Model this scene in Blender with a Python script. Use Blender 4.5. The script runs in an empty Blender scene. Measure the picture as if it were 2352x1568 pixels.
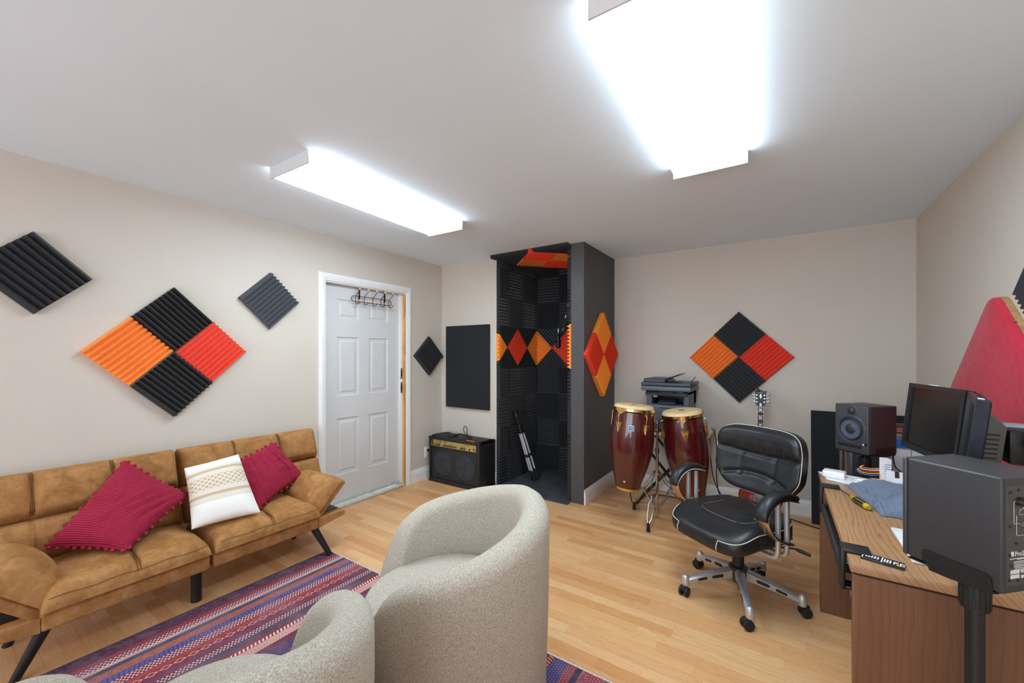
import bpy, bmesh, math, random
from math import sin, cos, pi, sqrt, radians as R
from mathutils import Vector as V, Matrix, noise
random.seed(7)
SC = bpy.context.scene
COL = SC.collection

# ------------------------------------------------------------------ helpers
def lin(c):
    r = []
    for x in c:
        x = x / 255.0
        r.append(x / 12.92 if x <= 0.04045 else ((x + 0.055) / 1.055) ** 2.4)
    return (r[0], r[1], r[2], 1.0)

class MB:
    """collects vertices and faces of ONE mesh"""
    def __init__(s):
        s.v = []; s.f = []; s.mi = []; s.cur = 0
    def add(s, vs, fs, mtx=None):
        o = len(s.v)
        for p in vs:
            p = V(p)
            s.v.append(mtx @ p if mtx is not None else p)
        for f in fs:
            s.f.append([i + o for i in f]); s.mi.append(s.cur)
        return s
    def box(s, a, b, mtx=None):
        x0, y0, z0 = a; x1, y1, z1 = b
        vs = [(x0,y0,z0),(x1,y0,z0),(x1,y1,z0),(x0,y1,z0),(x0,y0,z1),(x1,y0,z1),(x1,y1,z1),(x0,y1,z1)]
        return s.add(vs, [(0,3,2,1),(4,5,6,7),(0,1,5,4),(1,2,6,5),(2,3,7,6),(3,0,4,7)], mtx)
    def rbox(s, a, b, r=0.005, seg=2, mtx=None):
        bm = bmesh.new(); bmesh.ops.create_cube(bm, size=1)
        c = [(a[i]+b[i])/2 for i in range(3)]; d = [abs(b[i]-a[i]) for i in range(3)]
        for v in bm.verts:
            v.co = V((c[0]+v.co.x*d[0], c[1]+v.co.y*d[1], c[2]+v.co.z*d[2]))
        bmesh.ops.bevel(bm, geom=list(bm.edges), offset=min(r, min(d)*0.49), segments=seg, profile=0.5, affect='EDGES')
        return s._bm(bm, mtx)
    def _bm(s, bm, mtx=None):
        bm.verts.index_update()
        s.add([v.co.copy() for v in bm.verts], [[v.index for v in f.verts] for f in bm.faces], mtx)
        bm.free(); return s
    def sphere(s, c, r, n=12, sc=(1,1,1), mtx=None):
        bm = bmesh.new(); bmesh.ops.create_uvsphere(bm, u_segments=n, v_segments=max(6, n*2//3), radius=r)
        for v in bm.verts:
            v.co = V((c[0]+v.co.x*sc[0], c[1]+v.co.y*sc[1], c[2]+v.co.z*sc[2]))
        return s._bm(bm, mtx)
    def cyl(s, p0, p1, r0, r1=None, n=20, mtx=None):
        p0 = V(p0); p1 = V(p1); r1 = r0 if r1 is None else r1
        return s.tube([p0, p1], [r0, r1], n, mtx=mtx)
    def tube(s, pts, r, n=8, closed=False, mtx=None, flat=None):
        pts = [V(p) for p in pts]; k = len(pts)
        rs = r if isinstance(r, (list, tuple)) else [r]*k
        vs = []; prev = None
        for i, p in enumerate(pts):
            if closed: t = pts[(i+1) % k] - pts[i-1]
            else: t = pts[min(i+1, k-1)] - pts[max(i-1, 0)]
            t = t.normalized() if t.length > 1e-9 else V((0,0,1))
            if prev is None:
                a = V((0,0,1)) if abs(t.z) < 0.9 else V((1,0,0))
                if flat is not None: a = V(flat)
                nx = (a - t*a.dot(t)).normalized()
            else:
                nx = prev - t*prev.dot(t)
                nx = nx.normalized() if nx.length > 1e-6 else prev
            prev = nx; ny = t.cross(nx)
            rr = rs[i]; ra, rb = rr if isinstance(rr, tuple) else (rr, rr)
            for j in range(n):
                a = 2*pi*j/n
                vs.append(p + nx*(cos(a)*ra) + ny*(sin(a)*rb))
        fs = []
        for i in range(k if closed else k-1):
            i2 = (i+1) % k
            for j in range(n):
                j2 = (j+1) % n
                fs.append((i*n+j, i*n+j2, i2*n+j2, i2*n+j))
        if not closed:
            fs.append(tuple(reversed(range(n)))); fs.append(tuple((k-1)*n+j for j in range(n)))
        return s.add(vs, fs, mtx)
    def lathe(s, prof, n=32, mtx=None, cap=True):
        vs = []; fs = []; k = len(prof)
        for r, z in prof:
            for j in range(n):
                a = 2*pi*j/n; vs.append((r*cos(a), r*sin(a), z))
        for i in range(k-1):
            for j in range(n):
                j2 = (j+1) % n
                fs.append((i*n+j, i*n+j2, (i+1)*n+j2, (i+1)*n+j))
        if cap:
            fs.append(tuple(reversed(range(n)))); fs.append(tuple((k-1)*n+j for j in range(n)))
        return s.add(vs, fs, mtx)
    def prism(s, poly, h0, h1, mtx=None):
        n = len(poly)
        vs = [(p[0], p[1], h0) for p in poly] + [(p[0], p[1], h1) for p in poly]
        fs = [tuple(reversed(range(n))), tuple(range(n, 2*n))]
        for i in range(n):
            j = (i+1) % n; fs.append((i, j, n+j, n+i))
        return s.add(vs, fs, mtx)
    def grid(s, fn, us, vs_, cu=False, cv=False, mtx=None):
        nu, nv = len(us), len(vs_)
        pts = [fn(u, v) for u in us for v in vs_]; fs = []
        for i in range(nu if cu else nu-1):
            for j in range(nv if cv else nv-1):
                a = i*nv+j; b = ((i+1) % nu)*nv+j; c = ((i+1) % nu)*nv+(j+1) % nv; d = i*nv+(j+1) % nv
                fs.append((a, b, c, d))
        return s.add(pts, fs, mtx)

def frame(O, U, W, N):
    m = Matrix.Identity(4)
    for i, a in enumerate((U, W, N)):
        a = V(a)
        for r in range(3): m[r][i] = a[r]
    O = V(O)
    for r in range(3): m[r][3] = O[r]
    return m
def axis_mtx(p0, d, x=None):
    """local z along d, at p0"""
    d = V(d).normalized(); a = V(x) if x is not None else (V((0,0,1)) if abs(d.z) < .9 else V((1,0,0)))
    u = (a - d*a.dot(d)).normalized(); w = d.cross(u)
    return frame(p0, u, w, d)
def spline(pts, k=6, closed=False):
    pts = [V(p) for p in pts]; n = len(pts); out = []
    for i in range(n if closed else n-1):
        if closed: a, b, c, d = pts[i-1], pts[i], pts[(i+1) % n], pts[(i+2) % n]
        else: a, b, c, d = pts[max(i-1,0)], pts[i], pts[i+1], pts[min(i+2,n-1)]
        for j in range(k):
            t = j/k
            out.append(0.5*((2*b) + (c-a)*t + (2*a-5*b+4*c-d)*t*t + (3*b-a-3*c+d)*t**3))
    if not closed: out.append(pts[-1])
    return out
def lerp(a, b, t): return a + (b-a)*t
def sstep(a, b, x):
    t = max(0., min(1., (x-a)/(b-a))); return t*t*(3-2*t)

WORLD = {}
def thing(name, label, cat, loc=(0,0,0), rotz=0.0, group=None, local=False):
    o = bpy.data.objects.new(name, None); COL.objects.link(o)
    o.empty_display_size = 0.1
    o.location = loc; o.rotation_euler = (0, 0, rotz)
    o['label'] = label; o['category'] = cat
    if group: o['group'] = group
    WORLD[o.name] = None if local else (Matrix.Translation(V(loc)) @ Matrix.Rotation(rotz, 4, 'Z')).inverted()
    return o
def emit(name, mb, mat, parent=None, smooth=40, label=None, cat=None, group=None, kind=None, origin=None):
    vs = mb.v
    loc = None
    if parent is not None:
        inv = WORLD.get(parent.name)
        if inv is not None: vs = [inv @ p for p in vs]
    else:
        if origin is None and kind is None:
            xs = [p.x for p in vs]; ys = [p.y for p in vs]; zs = [p.z for p in vs]
            origin = V(((min(xs)+max(xs))/2, (min(ys)+max(ys))/2, min(zs)))
        if origin is not None:
            loc = V(origin); vs = [p-loc for p in vs]
    me = bpy.data.meshes.new(name)
    me.from_pydata([tuple(p) for p in vs], [], mb.f)
    mats = mat if isinstance(mat, (list, tuple)) else [mat]
    for m in mats: me.materials.append(m)
    if len(mats) > 1:
        me.polygons.foreach_set('material_index', mb.mi)
    bm = bmesh.new(); bm.from_mesh(me); bmesh.ops.recalc_face_normals(bm, faces=bm.faces); bm.to_mesh(me); bm.free()
    if smooth:
        me.polygons.foreach_set('use_smooth', [True]*len(me.polygons))
        me.set_sharp_from_angle(angle=R(smooth))
    me.update()
    o = bpy.data.objects.new(name, me); COL.objects.link(o)
    if parent is not None:
        o.parent = parent
        WORLD[o.name] = WORLD.get(parent.name)
    elif loc is not None: o.location = loc
    if label: o['label'] = label
    if cat: o['category'] = cat
    if group: o['group'] = group
    if kind: o['kind'] = kind
    return o
def copy_tree(o, parent=None):
    c = o.copy(); COL.objects.link(c)
    if parent is not None: c.parent = parent
    for ch in list(o.children): copy_tree(ch, c)
    return c
def text(name, body, size, mtx, mat, parent, label=None, align='LEFT', shear=0.0, ext=0.0003):
    """lettering as a mesh of its own; mtx in world (or the local space of a local thing)"""
    cu = bpy.data.curves.new(name, 'FONT'); cu.body = body; cu.size = size; cu.extrude = ext
    cu.align_x = align; cu.shear = shear; cu.resolution_u = 2
    t = bpy.data.objects.new('tmp', cu); COL.objects.link(t)
    bpy.context.view_layer.update()
    dg = bpy.context.evaluated_depsgraph_get()
    me0 = t.evaluated_get(dg).to_mesh()
    mb = MB(); mb.add([v.co.copy() for v in me0.vertices], [list(p.vertices) for p in me0.polygons], mtx)
    t.evaluated_get(dg).to_mesh_clear()
    bpy.data.objects.remove(t); bpy.data.curves.remove(cu)
    return emit(name, mb, mat, parent, smooth=0, label=label)

# ------------------------------------------------------------------ materials
def newmat(name):
    m = bpy.data.materials.new(name); m.use_nodes = True
    nt = m.node_tree; b = nt.nodes['Principled BSDF']
    return m, nt, b
def N(nt, t, **kw):
    n = nt.nodes.new(t)
    for k, v in kw.items(): setattr(n, k, v)
    return n
def L(nt, a, b): nt.links.new(a, b)
def mth(nt, op, a, b=None, c=None):
    n = N(nt, 'ShaderNodeMath', operation=op)
    for i, x in enumerate((a, b, c)):
        if x is None: continue
        if isinstance(x, (int, float)): n.inputs[i].default_value = x
        else: L(nt, x, n.inputs[i])
    return n.outputs[0]
def ramp(nt, fac, stops, interp='LINEAR'):
    n = N(nt, 'ShaderNodeValToRGB'); n.color_ramp.interpolation = interp
    e = n.color_ramp.elements
    while len(e) < len(stops): e.new(0.5)
    for i, (p, c) in enumerate(stops): e[i].position = p; e[i].color = c
    L(nt, fac, n.inputs[0]); return n.outputs[0]
def mixc(nt, f, a, b, mode='MIX'):
    n = N(nt, 'ShaderNodeMix', data_type='RGBA', blend_type=mode)
    for i, x in ((0, f), (6, a), (7, b)):
        if isinstance(x, (int, float)): n.inputs[i].default_value = x
        elif isinstance(x, tuple): n.inputs[i].default_value = x
        else: L(nt, x, n.inputs[i])
    return n.outputs[2]
def coords(nt, scale=(1,1,1), rot=(0,0,0)):
    tc = N(nt, 'ShaderNodeTexCoord'); mp = N(nt, 'ShaderNodeMapping')
    mp.inputs['Scale'].default_value = scale; mp.inputs['Rotation'].default_value = rot
    L(nt, tc.outputs['Object'], mp.inputs[0]); return mp.outputs[0]
def noise_(nt, vec, scale, detail=3, rough=.5, dist=0):
    n = N(nt, 'ShaderNodeTexNoise'); n.inputs['Scale'].default_value = scale; n.inputs['Detail'].default_value = detail
    n.inputs['Roughness'].default_value = rough; n.inputs['Distortion'].default_value = dist
    L(nt, vec, n.inputs['Vector']); return n.outputs['Fac']
def bump(nt, b, h, strength=.3, dist=.002):
    n = N(nt, 'ShaderNodeBump'); n.inputs['Strength'].default_value = strength; n.inputs['Distance'].default_value = dist
    L(nt, h, n.inputs['Height']); L(nt, n.outputs[0], b.inputs['Normal'])
MATS = {}
def plain(name, rgb, rough=.5, metal=0., var=.06, nscale=40., bmp=0., bscale=200., coat=0., spec=None, sheen=0.):
    """solid colour with a little procedural variation"""
    if name in MATS: return MATS[name]
    m, nt, b = newmat(name); c = lin(rgb)
    vec = coords(nt)
    f = noise_(nt, vec, nscale, 3)
    lo = tuple(min(1, x*(1-var)) for x in c[:3])+(1,); hi = tuple(min(1, x*(1+var)) for x in c[:3])+(1,)
    L(nt, ramp(nt, f, [(.3, lo), (.7, hi)]), b.inputs['Base Color'])
    b.inputs['Roughness'].default_value = rough; b.inputs['Metallic'].default_value = metal
    if coat: b.inputs['Coat Weight'].default_value = coat; b.inputs['Coat Roughness'].default_value = .05
    if spec is not None: b.inputs['Specular IOR Level'].default_value = spec
    if sheen: b.inputs['Sheen Weight'].default_value = sheen; b.inputs['Sheen Roughness'].default_value = .4
    if bmp: bump(nt, b, noise_(nt, vec, bscale, 3), bmp)
    MATS[name] = m; return m

def wood(name, light, dark, axis='Y', scale=1.0, rough=.4, fine=.5, rings=9.):
    """straight and cathedral grain running along one axis"""
    m, nt, b = newmat(name)
    sc = {'X': (1.0, 9, 9), 'Y': (9, 1.0, 9), 'Z': (9, 9, 1.0)}[axis]
    vec = coords(nt, tuple(x*scale for x in sc))
    n1 = noise_(nt, vec, .55, 4, .55, .6)
    w = mth(nt, 'FRACT', mth(nt, 'MULTIPLY', n1, rings))
    w = mth(nt, 'POWER', w, 3.0)
    n2 = noise_(nt, coords(nt, tuple(x*scale*(9 if x > 1 else 1.5) for x in sc)), 3., 4, .6)
    f = mth(nt, 'ADD', mth(nt, 'MULTIPLY', w, 1-fine), mth(nt, 'MULTIPLY', n2, fine))
    L(nt, ramp(nt, f, [(.12, lin(light)), (.75, lin(dark))]), b.inputs['Base Color'])
    b.inputs['Roughness'].default_value = rough
    bump(nt, b, n2, .05, .001)
    MATS[name] = m; return m

def wood_lines(name, light, dark, axis='Y', period=.013, rough=.4, tone=.35, line=.6, dist=5.):
    """thin wavy grain lines along one axis over a slow change of tone"""
    m, nt, b = newmat(name)
    # bring the grain axis to local y, the cross axis to local x
    tc = N(nt, 'ShaderNodeTexCoord'); sp = N(nt, 'ShaderNodeSeparateXYZ'); L(nt, tc.outputs['Object'], sp.inputs[0])
    g = sp.outputs[axis]; o = [sp.outputs[a] for a in 'XYZ' if a != axis]
    cross = mth(nt, 'ADD', o[0], mth(nt, 'MULTIPLY', o[1], .83))
    cv = N(nt, 'ShaderNodeCombineXYZ'); L(nt, mth(nt, 'MULTIPLY', cross, 1.0), cv.inputs[0]); L(nt, mth(nt, 'MULTIPLY', g, .13), cv.inputs[1])
    warp = noise_(nt, cv.outputs[0], 9., 4, .55)
    ph = mth(nt, 'ADD', mth(nt, 'MULTIPLY', cross, 1/period), mth(nt, 'MULTIPLY', warp, dist))
    fr = mth(nt, 'FRACT', ph)
    ln = mth(nt, 'POWER', fr, 5.)
    fine_v = N(nt, 'ShaderNodeCombineXYZ'); L(nt, mth(nt, 'MULTIPLY', cross, 260.), fine_v.inputs[0]); L(nt, mth(nt, 'MULTIPLY', g, 9.), fine_v.inputs[1])
    fine = noise_(nt, fine_v.outputs[0], 1., 3)
    tn = noise_(nt, cv.outputs[0], 4., 3)
    c = mixc(nt, mth(nt, 'MULTIPLY', mth(nt, 'ADD', mth(nt, 'MULTIPLY', tn, tone*1.4), mth(nt, 'MULTIPLY', fine, .3)), 1.0), lin(light), lin(dark))
    dk = tuple(x*.62 for x in dark)
    c = mixc(nt, mth(nt, 'MULTIPLY', ln, line), c, lin(dk))
    L(nt, c, b.inputs['Base Color']); b.inputs['Roughness'].default_value = rough
    bump(nt, b, fine, .04, .0006)
    MATS[name] = m; return m
# ------------------------------------------------------------------ setting
XA, YC, YB, XD, Y0, ZC = -3.30, 3.46, 4.27, 0.89, -2.6, 2.44
M_wall = plain('wall_paint', (206, 197, 185), .75, var=.012, nscale=3, bmp=.06, bscale=350)
M_ceil = plain('ceiling_paint', (231, 243, 253), .85, var=.012, nscale=2.5, bmp=.05, bscale=300)
M_white = plain('white_trim', (232, 232, 232), .35, var=.03, nscale=14)
M_door = plain('door_paint', (210, 210, 211), .4, var=.02, nscale=5, bmp=.03, bscale=500)
M_char = plain('charcoal_paint', (72, 71, 73), .5, var=.05, nscale=6, bmp=.05, bscale=250)
M_raw = wood('raw_pine', (226, 180, 112), (184, 130, 66), 'Z', 1.0, .6)
M_mat = plain('booth_floor_paint', (62, 64, 68), .6, var=.3, nscale=7)
M_thr = plain('threshold_metal', (196, 196, 188), .45, var=.15, nscale=20)

def floor_material():
    m, nt, b = newmat('laminate_floor')
    tc = N(nt, 'ShaderNodeTexCoord'); sp = N(nt, 'ShaderNodeSeparateXYZ'); L(nt, tc.outputs['Object'], sp.inputs[0])
    W, LEN = .0645, .62
    r = mth(nt, 'DIVIDE', sp.outputs['Y'], W); row = mth(nt, 'FLOOR', r)
    wn = N(nt, 'ShaderNodeTexWhiteNoise', noise_dimensions='1D'); L(nt, row, wn.inputs['W'])
    xs = mth(nt, 'ADD', mth(nt, 'DIVIDE', sp.outputs['X'], LEN), mth(nt, 'MULTIPLY', wn.outputs[0], 7.31))
    col = mth(nt, 'FLOOR', xs)
    cv = N(nt, 'ShaderNodeCombineXYZ'); L(nt, row, cv.inputs[0]); L(nt, col, cv.inputs[1])
    w2 = N(nt, 'ShaderNodeTexWhiteNoise', noise_dimensions='2D'); L(nt, cv.outputs[0], w2.inputs['Vector'])
    # grain, shifted for every strip
    gv = N(nt, 'ShaderNodeCombineXYZ')
    L(nt, mth(nt, 'ADD', mth(nt, 'MULTIPLY', sp.outputs['X'], 1.3), mth(nt, 'MULTIPLY', w2.outputs[0], 37.)), gv.inputs[0])
    L(nt, mth(nt, 'MULTIPLY', sp.outputs['Y'], 16.), gv.inputs[1]); L(nt, mth(nt, 'MULTIPLY', w2.outputs[0], 11.), gv.inputs[2])
    n1 = noise_(nt, gv.outputs[0], 1.4, 4, .6, .7)
    rg = mth(nt, 'POWER', mth(nt, 'FRACT', mth(nt, 'MULTIPLY', n1, 7.)), 2.5)
    gv2 = N(nt, 'ShaderNodeVectorMath', operation='MULTIPLY'); L(nt, gv.outputs[0], gv2.inputs[0]); gv2.inputs[1].default_value = (3., 9., 1.)
    n2 = noise_(nt, gv2.outputs[0], 2.2, 3, .6)
    base = ramp(nt, w2.outputs[0], [(0., lin((216, 156, 103))), (.25, lin((226, 171, 117))), (.6, lin((233, 182, 129))), (1., lin((240, 196, 145)))])
    g = mth(nt, 'ADD', mth(nt, 'MULTIPLY', rg, .4), mth(nt, 'MULTIPLY', n2, .6))
    c = mixc(nt, mth(nt, 'MULTIPLY', g, .62), base, lin((176, 118, 70)))
    # fine seams
    fy = mth(nt, 'FRACT', r); fx = mth(nt, 'FRACT', xs)
    ey = mth(nt, 'LESS_THAN', mth(nt, 'MINIMUM', fy, mth(nt, 'SUBTRACT', 1., fy)), .014)
    ex = mth(nt, 'LESS_THAN', fx, .0022)
    sm = mth(nt, 'MULTIPLY', mth(nt, 'MAXIMUM', ey, ex), .35)
    c = mixc(nt, sm, c, lin((128, 82, 46)))
    L(nt, c, b.inputs['Base Color'])
    b.inputs['Roughness'].default_value = .34
    b.inputs['Specular IOR Level'].default_value = .4
    bump(nt, b, n2, .03, .0008)
    return m
M_floor = floor_material()

emit('floor', MB().box((XA-.2, Y0, -.1), (XD+.1, YB+.1, 0)), M_floor, smooth=0, kind='structure')
emit('ceiling', MB().box((XA-.2, Y0-.1, ZC), (XD+.1, YB+.1, ZC+.1)), M_ceil, smooth=0, kind='structure')
DY0, DY1, DZ = 1.995, 2.925, 2.052
w = MB()
w.box((XA-.12, Y0, 0), (XA, DY0, ZC)).box((XA-.12, DY1, 0), (XA, YC+.12, ZC)).box((XA-.12, DY0, DZ), (XA, DY1, ZC))
emit('wall_left', w, M_wall, smooth=0, kind='structure')
emit('wall_alcove', MB().box((XA, YC, 0), (-2.50, YC+.12, ZC)), M_wall, smooth=0, kind='structure')
emit('wall_booth_left', MB().box((-2.62, YC+.12, 0), (-2.50, YB+.1, ZC)), M_char, smooth=0, kind='structure')
emit('wall_booth_back', MB().box((-2.50, YB, 0), (-1.62, YB+.1, ZC)), M_char, smooth=0, kind='structure')
emit('wall_booth_right', MB().box((-1.62, 3.44, 0), (-1.49, YB, ZC)), M_char, smooth=0, kind='structure')
emit('wall_back', MB().box((-1.49, YB, 0), (XD+.1, YB+.1, ZC)), M_wall, smooth=0, kind='structure')
emit('wall_right', MB().box((XD, Y0, 0), (XD+.1, YB, ZC)), M_wall, smooth=0, kind='structure')
WX0, WX1, WZ0, WZ1 = -2.9, .5, .35, 2.25      # wide window added behind the camera to brighten ceiling and far walls
wf = MB().box((XA-.2, Y0-.1, 0), (XD+.1, Y0, WZ0)).box((XA-.2, Y0-.1, WZ1), (XD+.1, Y0, ZC)).box((XA-.2, Y0-.1, WZ0), (WX0, Y0, WZ1)).box((WX1, Y0-.1, WZ0), (XD+.1, Y0, WZ1))
emit('wall_front', wf, M_wall, smooth=0, kind='structure')
wn = MB().box((WX0, Y0-.08, WZ0), (WX1, Y0-.03, WZ0+.05)).box((WX0, Y0-.08, WZ1-.05), (WX1, Y0-.03, WZ1))
for q in (WX0, WX0+1.0, WX0+2.0, WX1-.05): wn.box((q, Y0-.08, WZ0), (q+.05, Y0-.03, WZ1))
emit('fill_window_1', wn, M_white, smooth=0, kind='structure')  # frame of the added fill-light window, out of view
# painted floor of the booth
emit('floor_booth', MB().rbox((-2.498, 3.35, 0), (-1.622, YB-.002, .012), .004), M_mat, kind='structure')

# baseboards: moulded profile (out, up)
BP = [(0,0),(.016,0),(.016,.093),(.013,.097),(.0125,.1),(.012,.113),(.008,.119),(.0075,.123),(.006,.133),(.003,.137),(0,.137)]
def base(name, p0, p1, nrm):
    p0 = V(p0); p1 = V(p1); nrm = V(nrm); m = MB(); n = len(BP)
    vs = [p0 + nrm*a + V((0,0,b)) for a, b in BP] + [p1 + nrm*a + V((0,0,b)) for a, b in BP]
    fs = [(i, i+1, n+i+1, n+i) for i in range(n-1)] + [tuple(range(n)), tuple(range(2*n-1, n-1, -1))]
    m.add(vs, fs)
    return emit(name, m, M_white, smooth=0, kind='structure')
base('baseboard_left_far', (XA, 2.977, 0), (XA, YC, 0), (1,0,0))
base('baseboard_left', (XA, Y0, 0), (XA, 1.936, 0), (1,0,0))
base('baseboard_alcove', (XA+.016, YC, 0), (-2.505, YC, 0), (0,-1,0))
base('baseboard_booth', (-1.49, 3.441, 0), (-1.49, YB, 0), (1,0,0))
base('baseboard_back', (-1.474, YB, 0), (XD, YB, 0), (0,-1,0))
base('baseboard_right', (XD, Y0, 0), (XD, YB-.016, 0), (-1,0,0))

# door casing (trim), jamb, threshold
def casing():
    m = MB()
    prof = [(0,0),(0,.010),(.006,.013),(.012,.013),(.016,.017),(.030,.019),(.034,.0165),(.045,.0165),(.050,.013),(.062,.011),(.066,.008),(.066,0)]
    n = len(prof)
    a, b, t = 1.936, 2.977, 2.112          # outer edge
    rows = []
    for o, x in prof:
        rows.append([(XA+x, a+o, 0), (XA+x, a+o, t-o), (XA+x, b-o, t-o), (XA+x, b-o, 0)])
    for k in range(3):
        vs = [r[k] for r in rows] + [r[k+1] for r in rows]
        m.add(vs, [(i, i+1, n+i+1, n+i) for i in range(n-1)] + [(0, n, 2*n-1, n-1)])
    return m
emit('trim_1', casing(), M_white, smooth=0, kind='structure')
jb = MB().box((XA-.118, 1.996, 0), (XA, 2.004, 2.046)).box((XA-.118, 1.996, 2.036), (XA, 2.918, 2.046))
jb.box((XA-.118, 2.866, .03), (XA-.030, 2.890, 2.036))
emit('trim_2', jb, M_white, smooth=0, kind='structure')
emit('trim_3', MB().box((XA-.118, 2.891, 0), (XA-.002, 2.912, 2.036)), M_raw, smooth=0, kind='structure')
emit('trim_4', MB().rbox((XA-.118, 2.004, 0), (XA+.012, 2.890, .022), .006), M_thr, kind='structure')

# six-panel door leaf
def door_leaf():
    m = MB(); x = XA-.058
    ys = [2.006, 2.147, 2.378, 2.489, 2.720, 2.8635]; zs = [.034, .285, .806, 1.012, 1.556, 1.720, 1.905, 2.034]
    for i in range(5):
        for j in range(7):
            y0, y1, z0, z1 = ys[i], ys[i+1], zs[j], zs[j+1]
            if i in (1, 3) and j in (1, 3, 5):
                rings = [(0, 0), (.004, -.009), (.030, -.009), (.046, -.003)]
                for (o0, d0), (o1, d1) in zip(rings, rings[1:]):
                    A = [(x+d0, y0+o0, z0+o0), (x+d0, y1-o0, z0+o0), (x+d0, y1-o0, z1-o0), (x+d0, y0+o0, z1-o0)]
                    B = [(x+d1, y0+o1, z0+o1), (x+d1, y1-o1, z0+o1), (x+d1, y1-o1, z1-o1), (x+d1, y0+o1, z1-o1)]
                    m.add(A+B, [(k, (k+1) % 4, 4+(k+1) % 4, 4+k) for k in range(4)])
                m.add(B, [(0,1,2,3)])
            else:
                m.add([(x,y0,z0),(x,y1,z0),(x,y1,z1),(x,y0,z1)], [(0,1,2,3)])
    m.box((x-.04, ys[0], zs[0]), (x-.012, ys[-1], zs[-1]))
    a, b_, c, d = ys[0], ys[-1], zs[0], zs[-1]
    for p, q in (((a,c),(b_,c)), ((b_,c),(b_,d)), ((b_,d),(a,d)), ((a,d),(a,c))):
        m.add([(x,p[0],p[1]),(x,q[0],q[1]),(x-.014,q[0],q[1]),(x-.014,p[0],p[1])], [(0,1,2,3)])
    return m
dr = emit('door_1', door_leaf(), M_door, smooth=0, kind='structure')
emit('door_sweep', MB().rbox((XA-.057, 2.008, .030), (XA-.046, 2.862, .062), .002), M_thr, dr, label='dirty off-white sweep strip along the door bottom')
M_steel = plain('brushed_steel', (150, 150, 150), .35, 1., var=.1)
M_black = plain('black_plastic', (22, 22, 23), .45, var=.1)
for z0 in (.985, 1.135):
    lp = MB().rbox((XA-.034, 2.866, z0), (XA-.0285, 2.889, z0+.115), .002)
    pl = emit('strike_plate', lp, M_steel, dr, label='steel strike plate')
    emit('latch_hole', MB().rbox((XA-.0300, 2.871, z0+.03), (XA-.0275, 2.884, z0+.085), .001), M_black, pl, label='dark latch hole')

# ceiling lights
def light_mat():
    m, nt, b = newmat('lit_prismatic_lens')
    b.inputs['Base Color'].default_value = lin((235, 238, 240)); b.inputs['Roughness'].default_value = .3
    tc = N(nt, 'ShaderNodeTexCoord'); sp = N(nt, 'ShaderNodeSeparateXYZ'); L(nt, tc.outputs['Object'], sp.inputs[0])
    # two tubes shine through the lens: brighter along them
    ax = mth(nt, 'ABSOLUTE', sp.outputs['X'])
    d = mth(nt, 'ABSOLUTE', mth(nt, 'SUBTRACT', ax, .085))
    g = mth(nt, 'POWER', 2.718, mth(nt, 'MULTIPLY', mth(nt, 'MULTIPLY', d, d), -260.))
    vo = N(nt, 'ShaderNodeTexVoronoi'); vo.inputs['Scale'].default_value = 150; L(nt, tc.outputs['Object'], vo.inputs['Vector'])
    s = mth(nt, 'ADD', mth(nt, 'ADD', mth(nt, 'MULTIPLY', g, LS*.55), LS*.7), mth(nt, 'MULTIPLY', vo.outputs['Distance'], -LS*.25))
    b.inputs['Emission Color'].default_value = (.76, .905, 1.0, 1)
    side = mth(nt, 'LESS_THAN', sp.outputs['Z'], -.058)
    s = mth(nt, 'MULTIPLY', s, mth(nt, 'ADD', mth(nt, 'MULTIPLY', side, .4), .6))
    L(nt, s, b.inputs['Emission Strength'])
    return m
LS = 12.0
M_lens = light_mat()
M_housing = plain('white_enamel', (214, 215, 216), .4, var=.02)
def fixture(loc, rz, label):
    t = thing('ceiling_light', label, 'ceiling light', loc, rz, local=True)
    hl, hw, h = .63, .178, .067
    p = MB()
    p.box((-hw+.02, -hl+.01, -.012), (hw-.02, hl-.01, 0))
    emit('housing', p, M_housing, t)
    for s in (-1, 1):
        e = MB().rbox((-hw-.002, s*hl-.004, -h-.002), (hw+.002, s*hl+.004, -.0005), .002)
        emit('end_cap', e, M_housing, t)
    # wrap-around lens: shallow U section
    sec = [(-hw, -.010), (-hw, -.03), (-hw+.004, -.052), (-hw+.014, -.062), (-hw+.04, -h), (0, -h-.001), (hw-.04, -h), (hw-.014, -.062), (hw-.004, -.052), (hw, -.03), (hw, -.010)]
    n = len(sec); m = MB(); y0, y1 = -hl+.004, hl-.004
    vs = [(a, y0, b) for a, b in sec] + [(a, y1, b) for a, b in sec]
    m.add(vs, [(i, i+1, n+i+1, n+i) for i in range(n-1)])
    emit('lens', m, M_lens, t, label='glowing ribbed acrylic lens')
    return t
fixture((-2.203, 1.741, ZC), R(2.3), 'glowing fluorescent ceiling light above the brown sofa and door')
fixture((-.293, 1.730, ZC), R(1.0), 'glowing fluorescent ceiling light toward the desk, cut off at the top of the photo')

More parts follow.
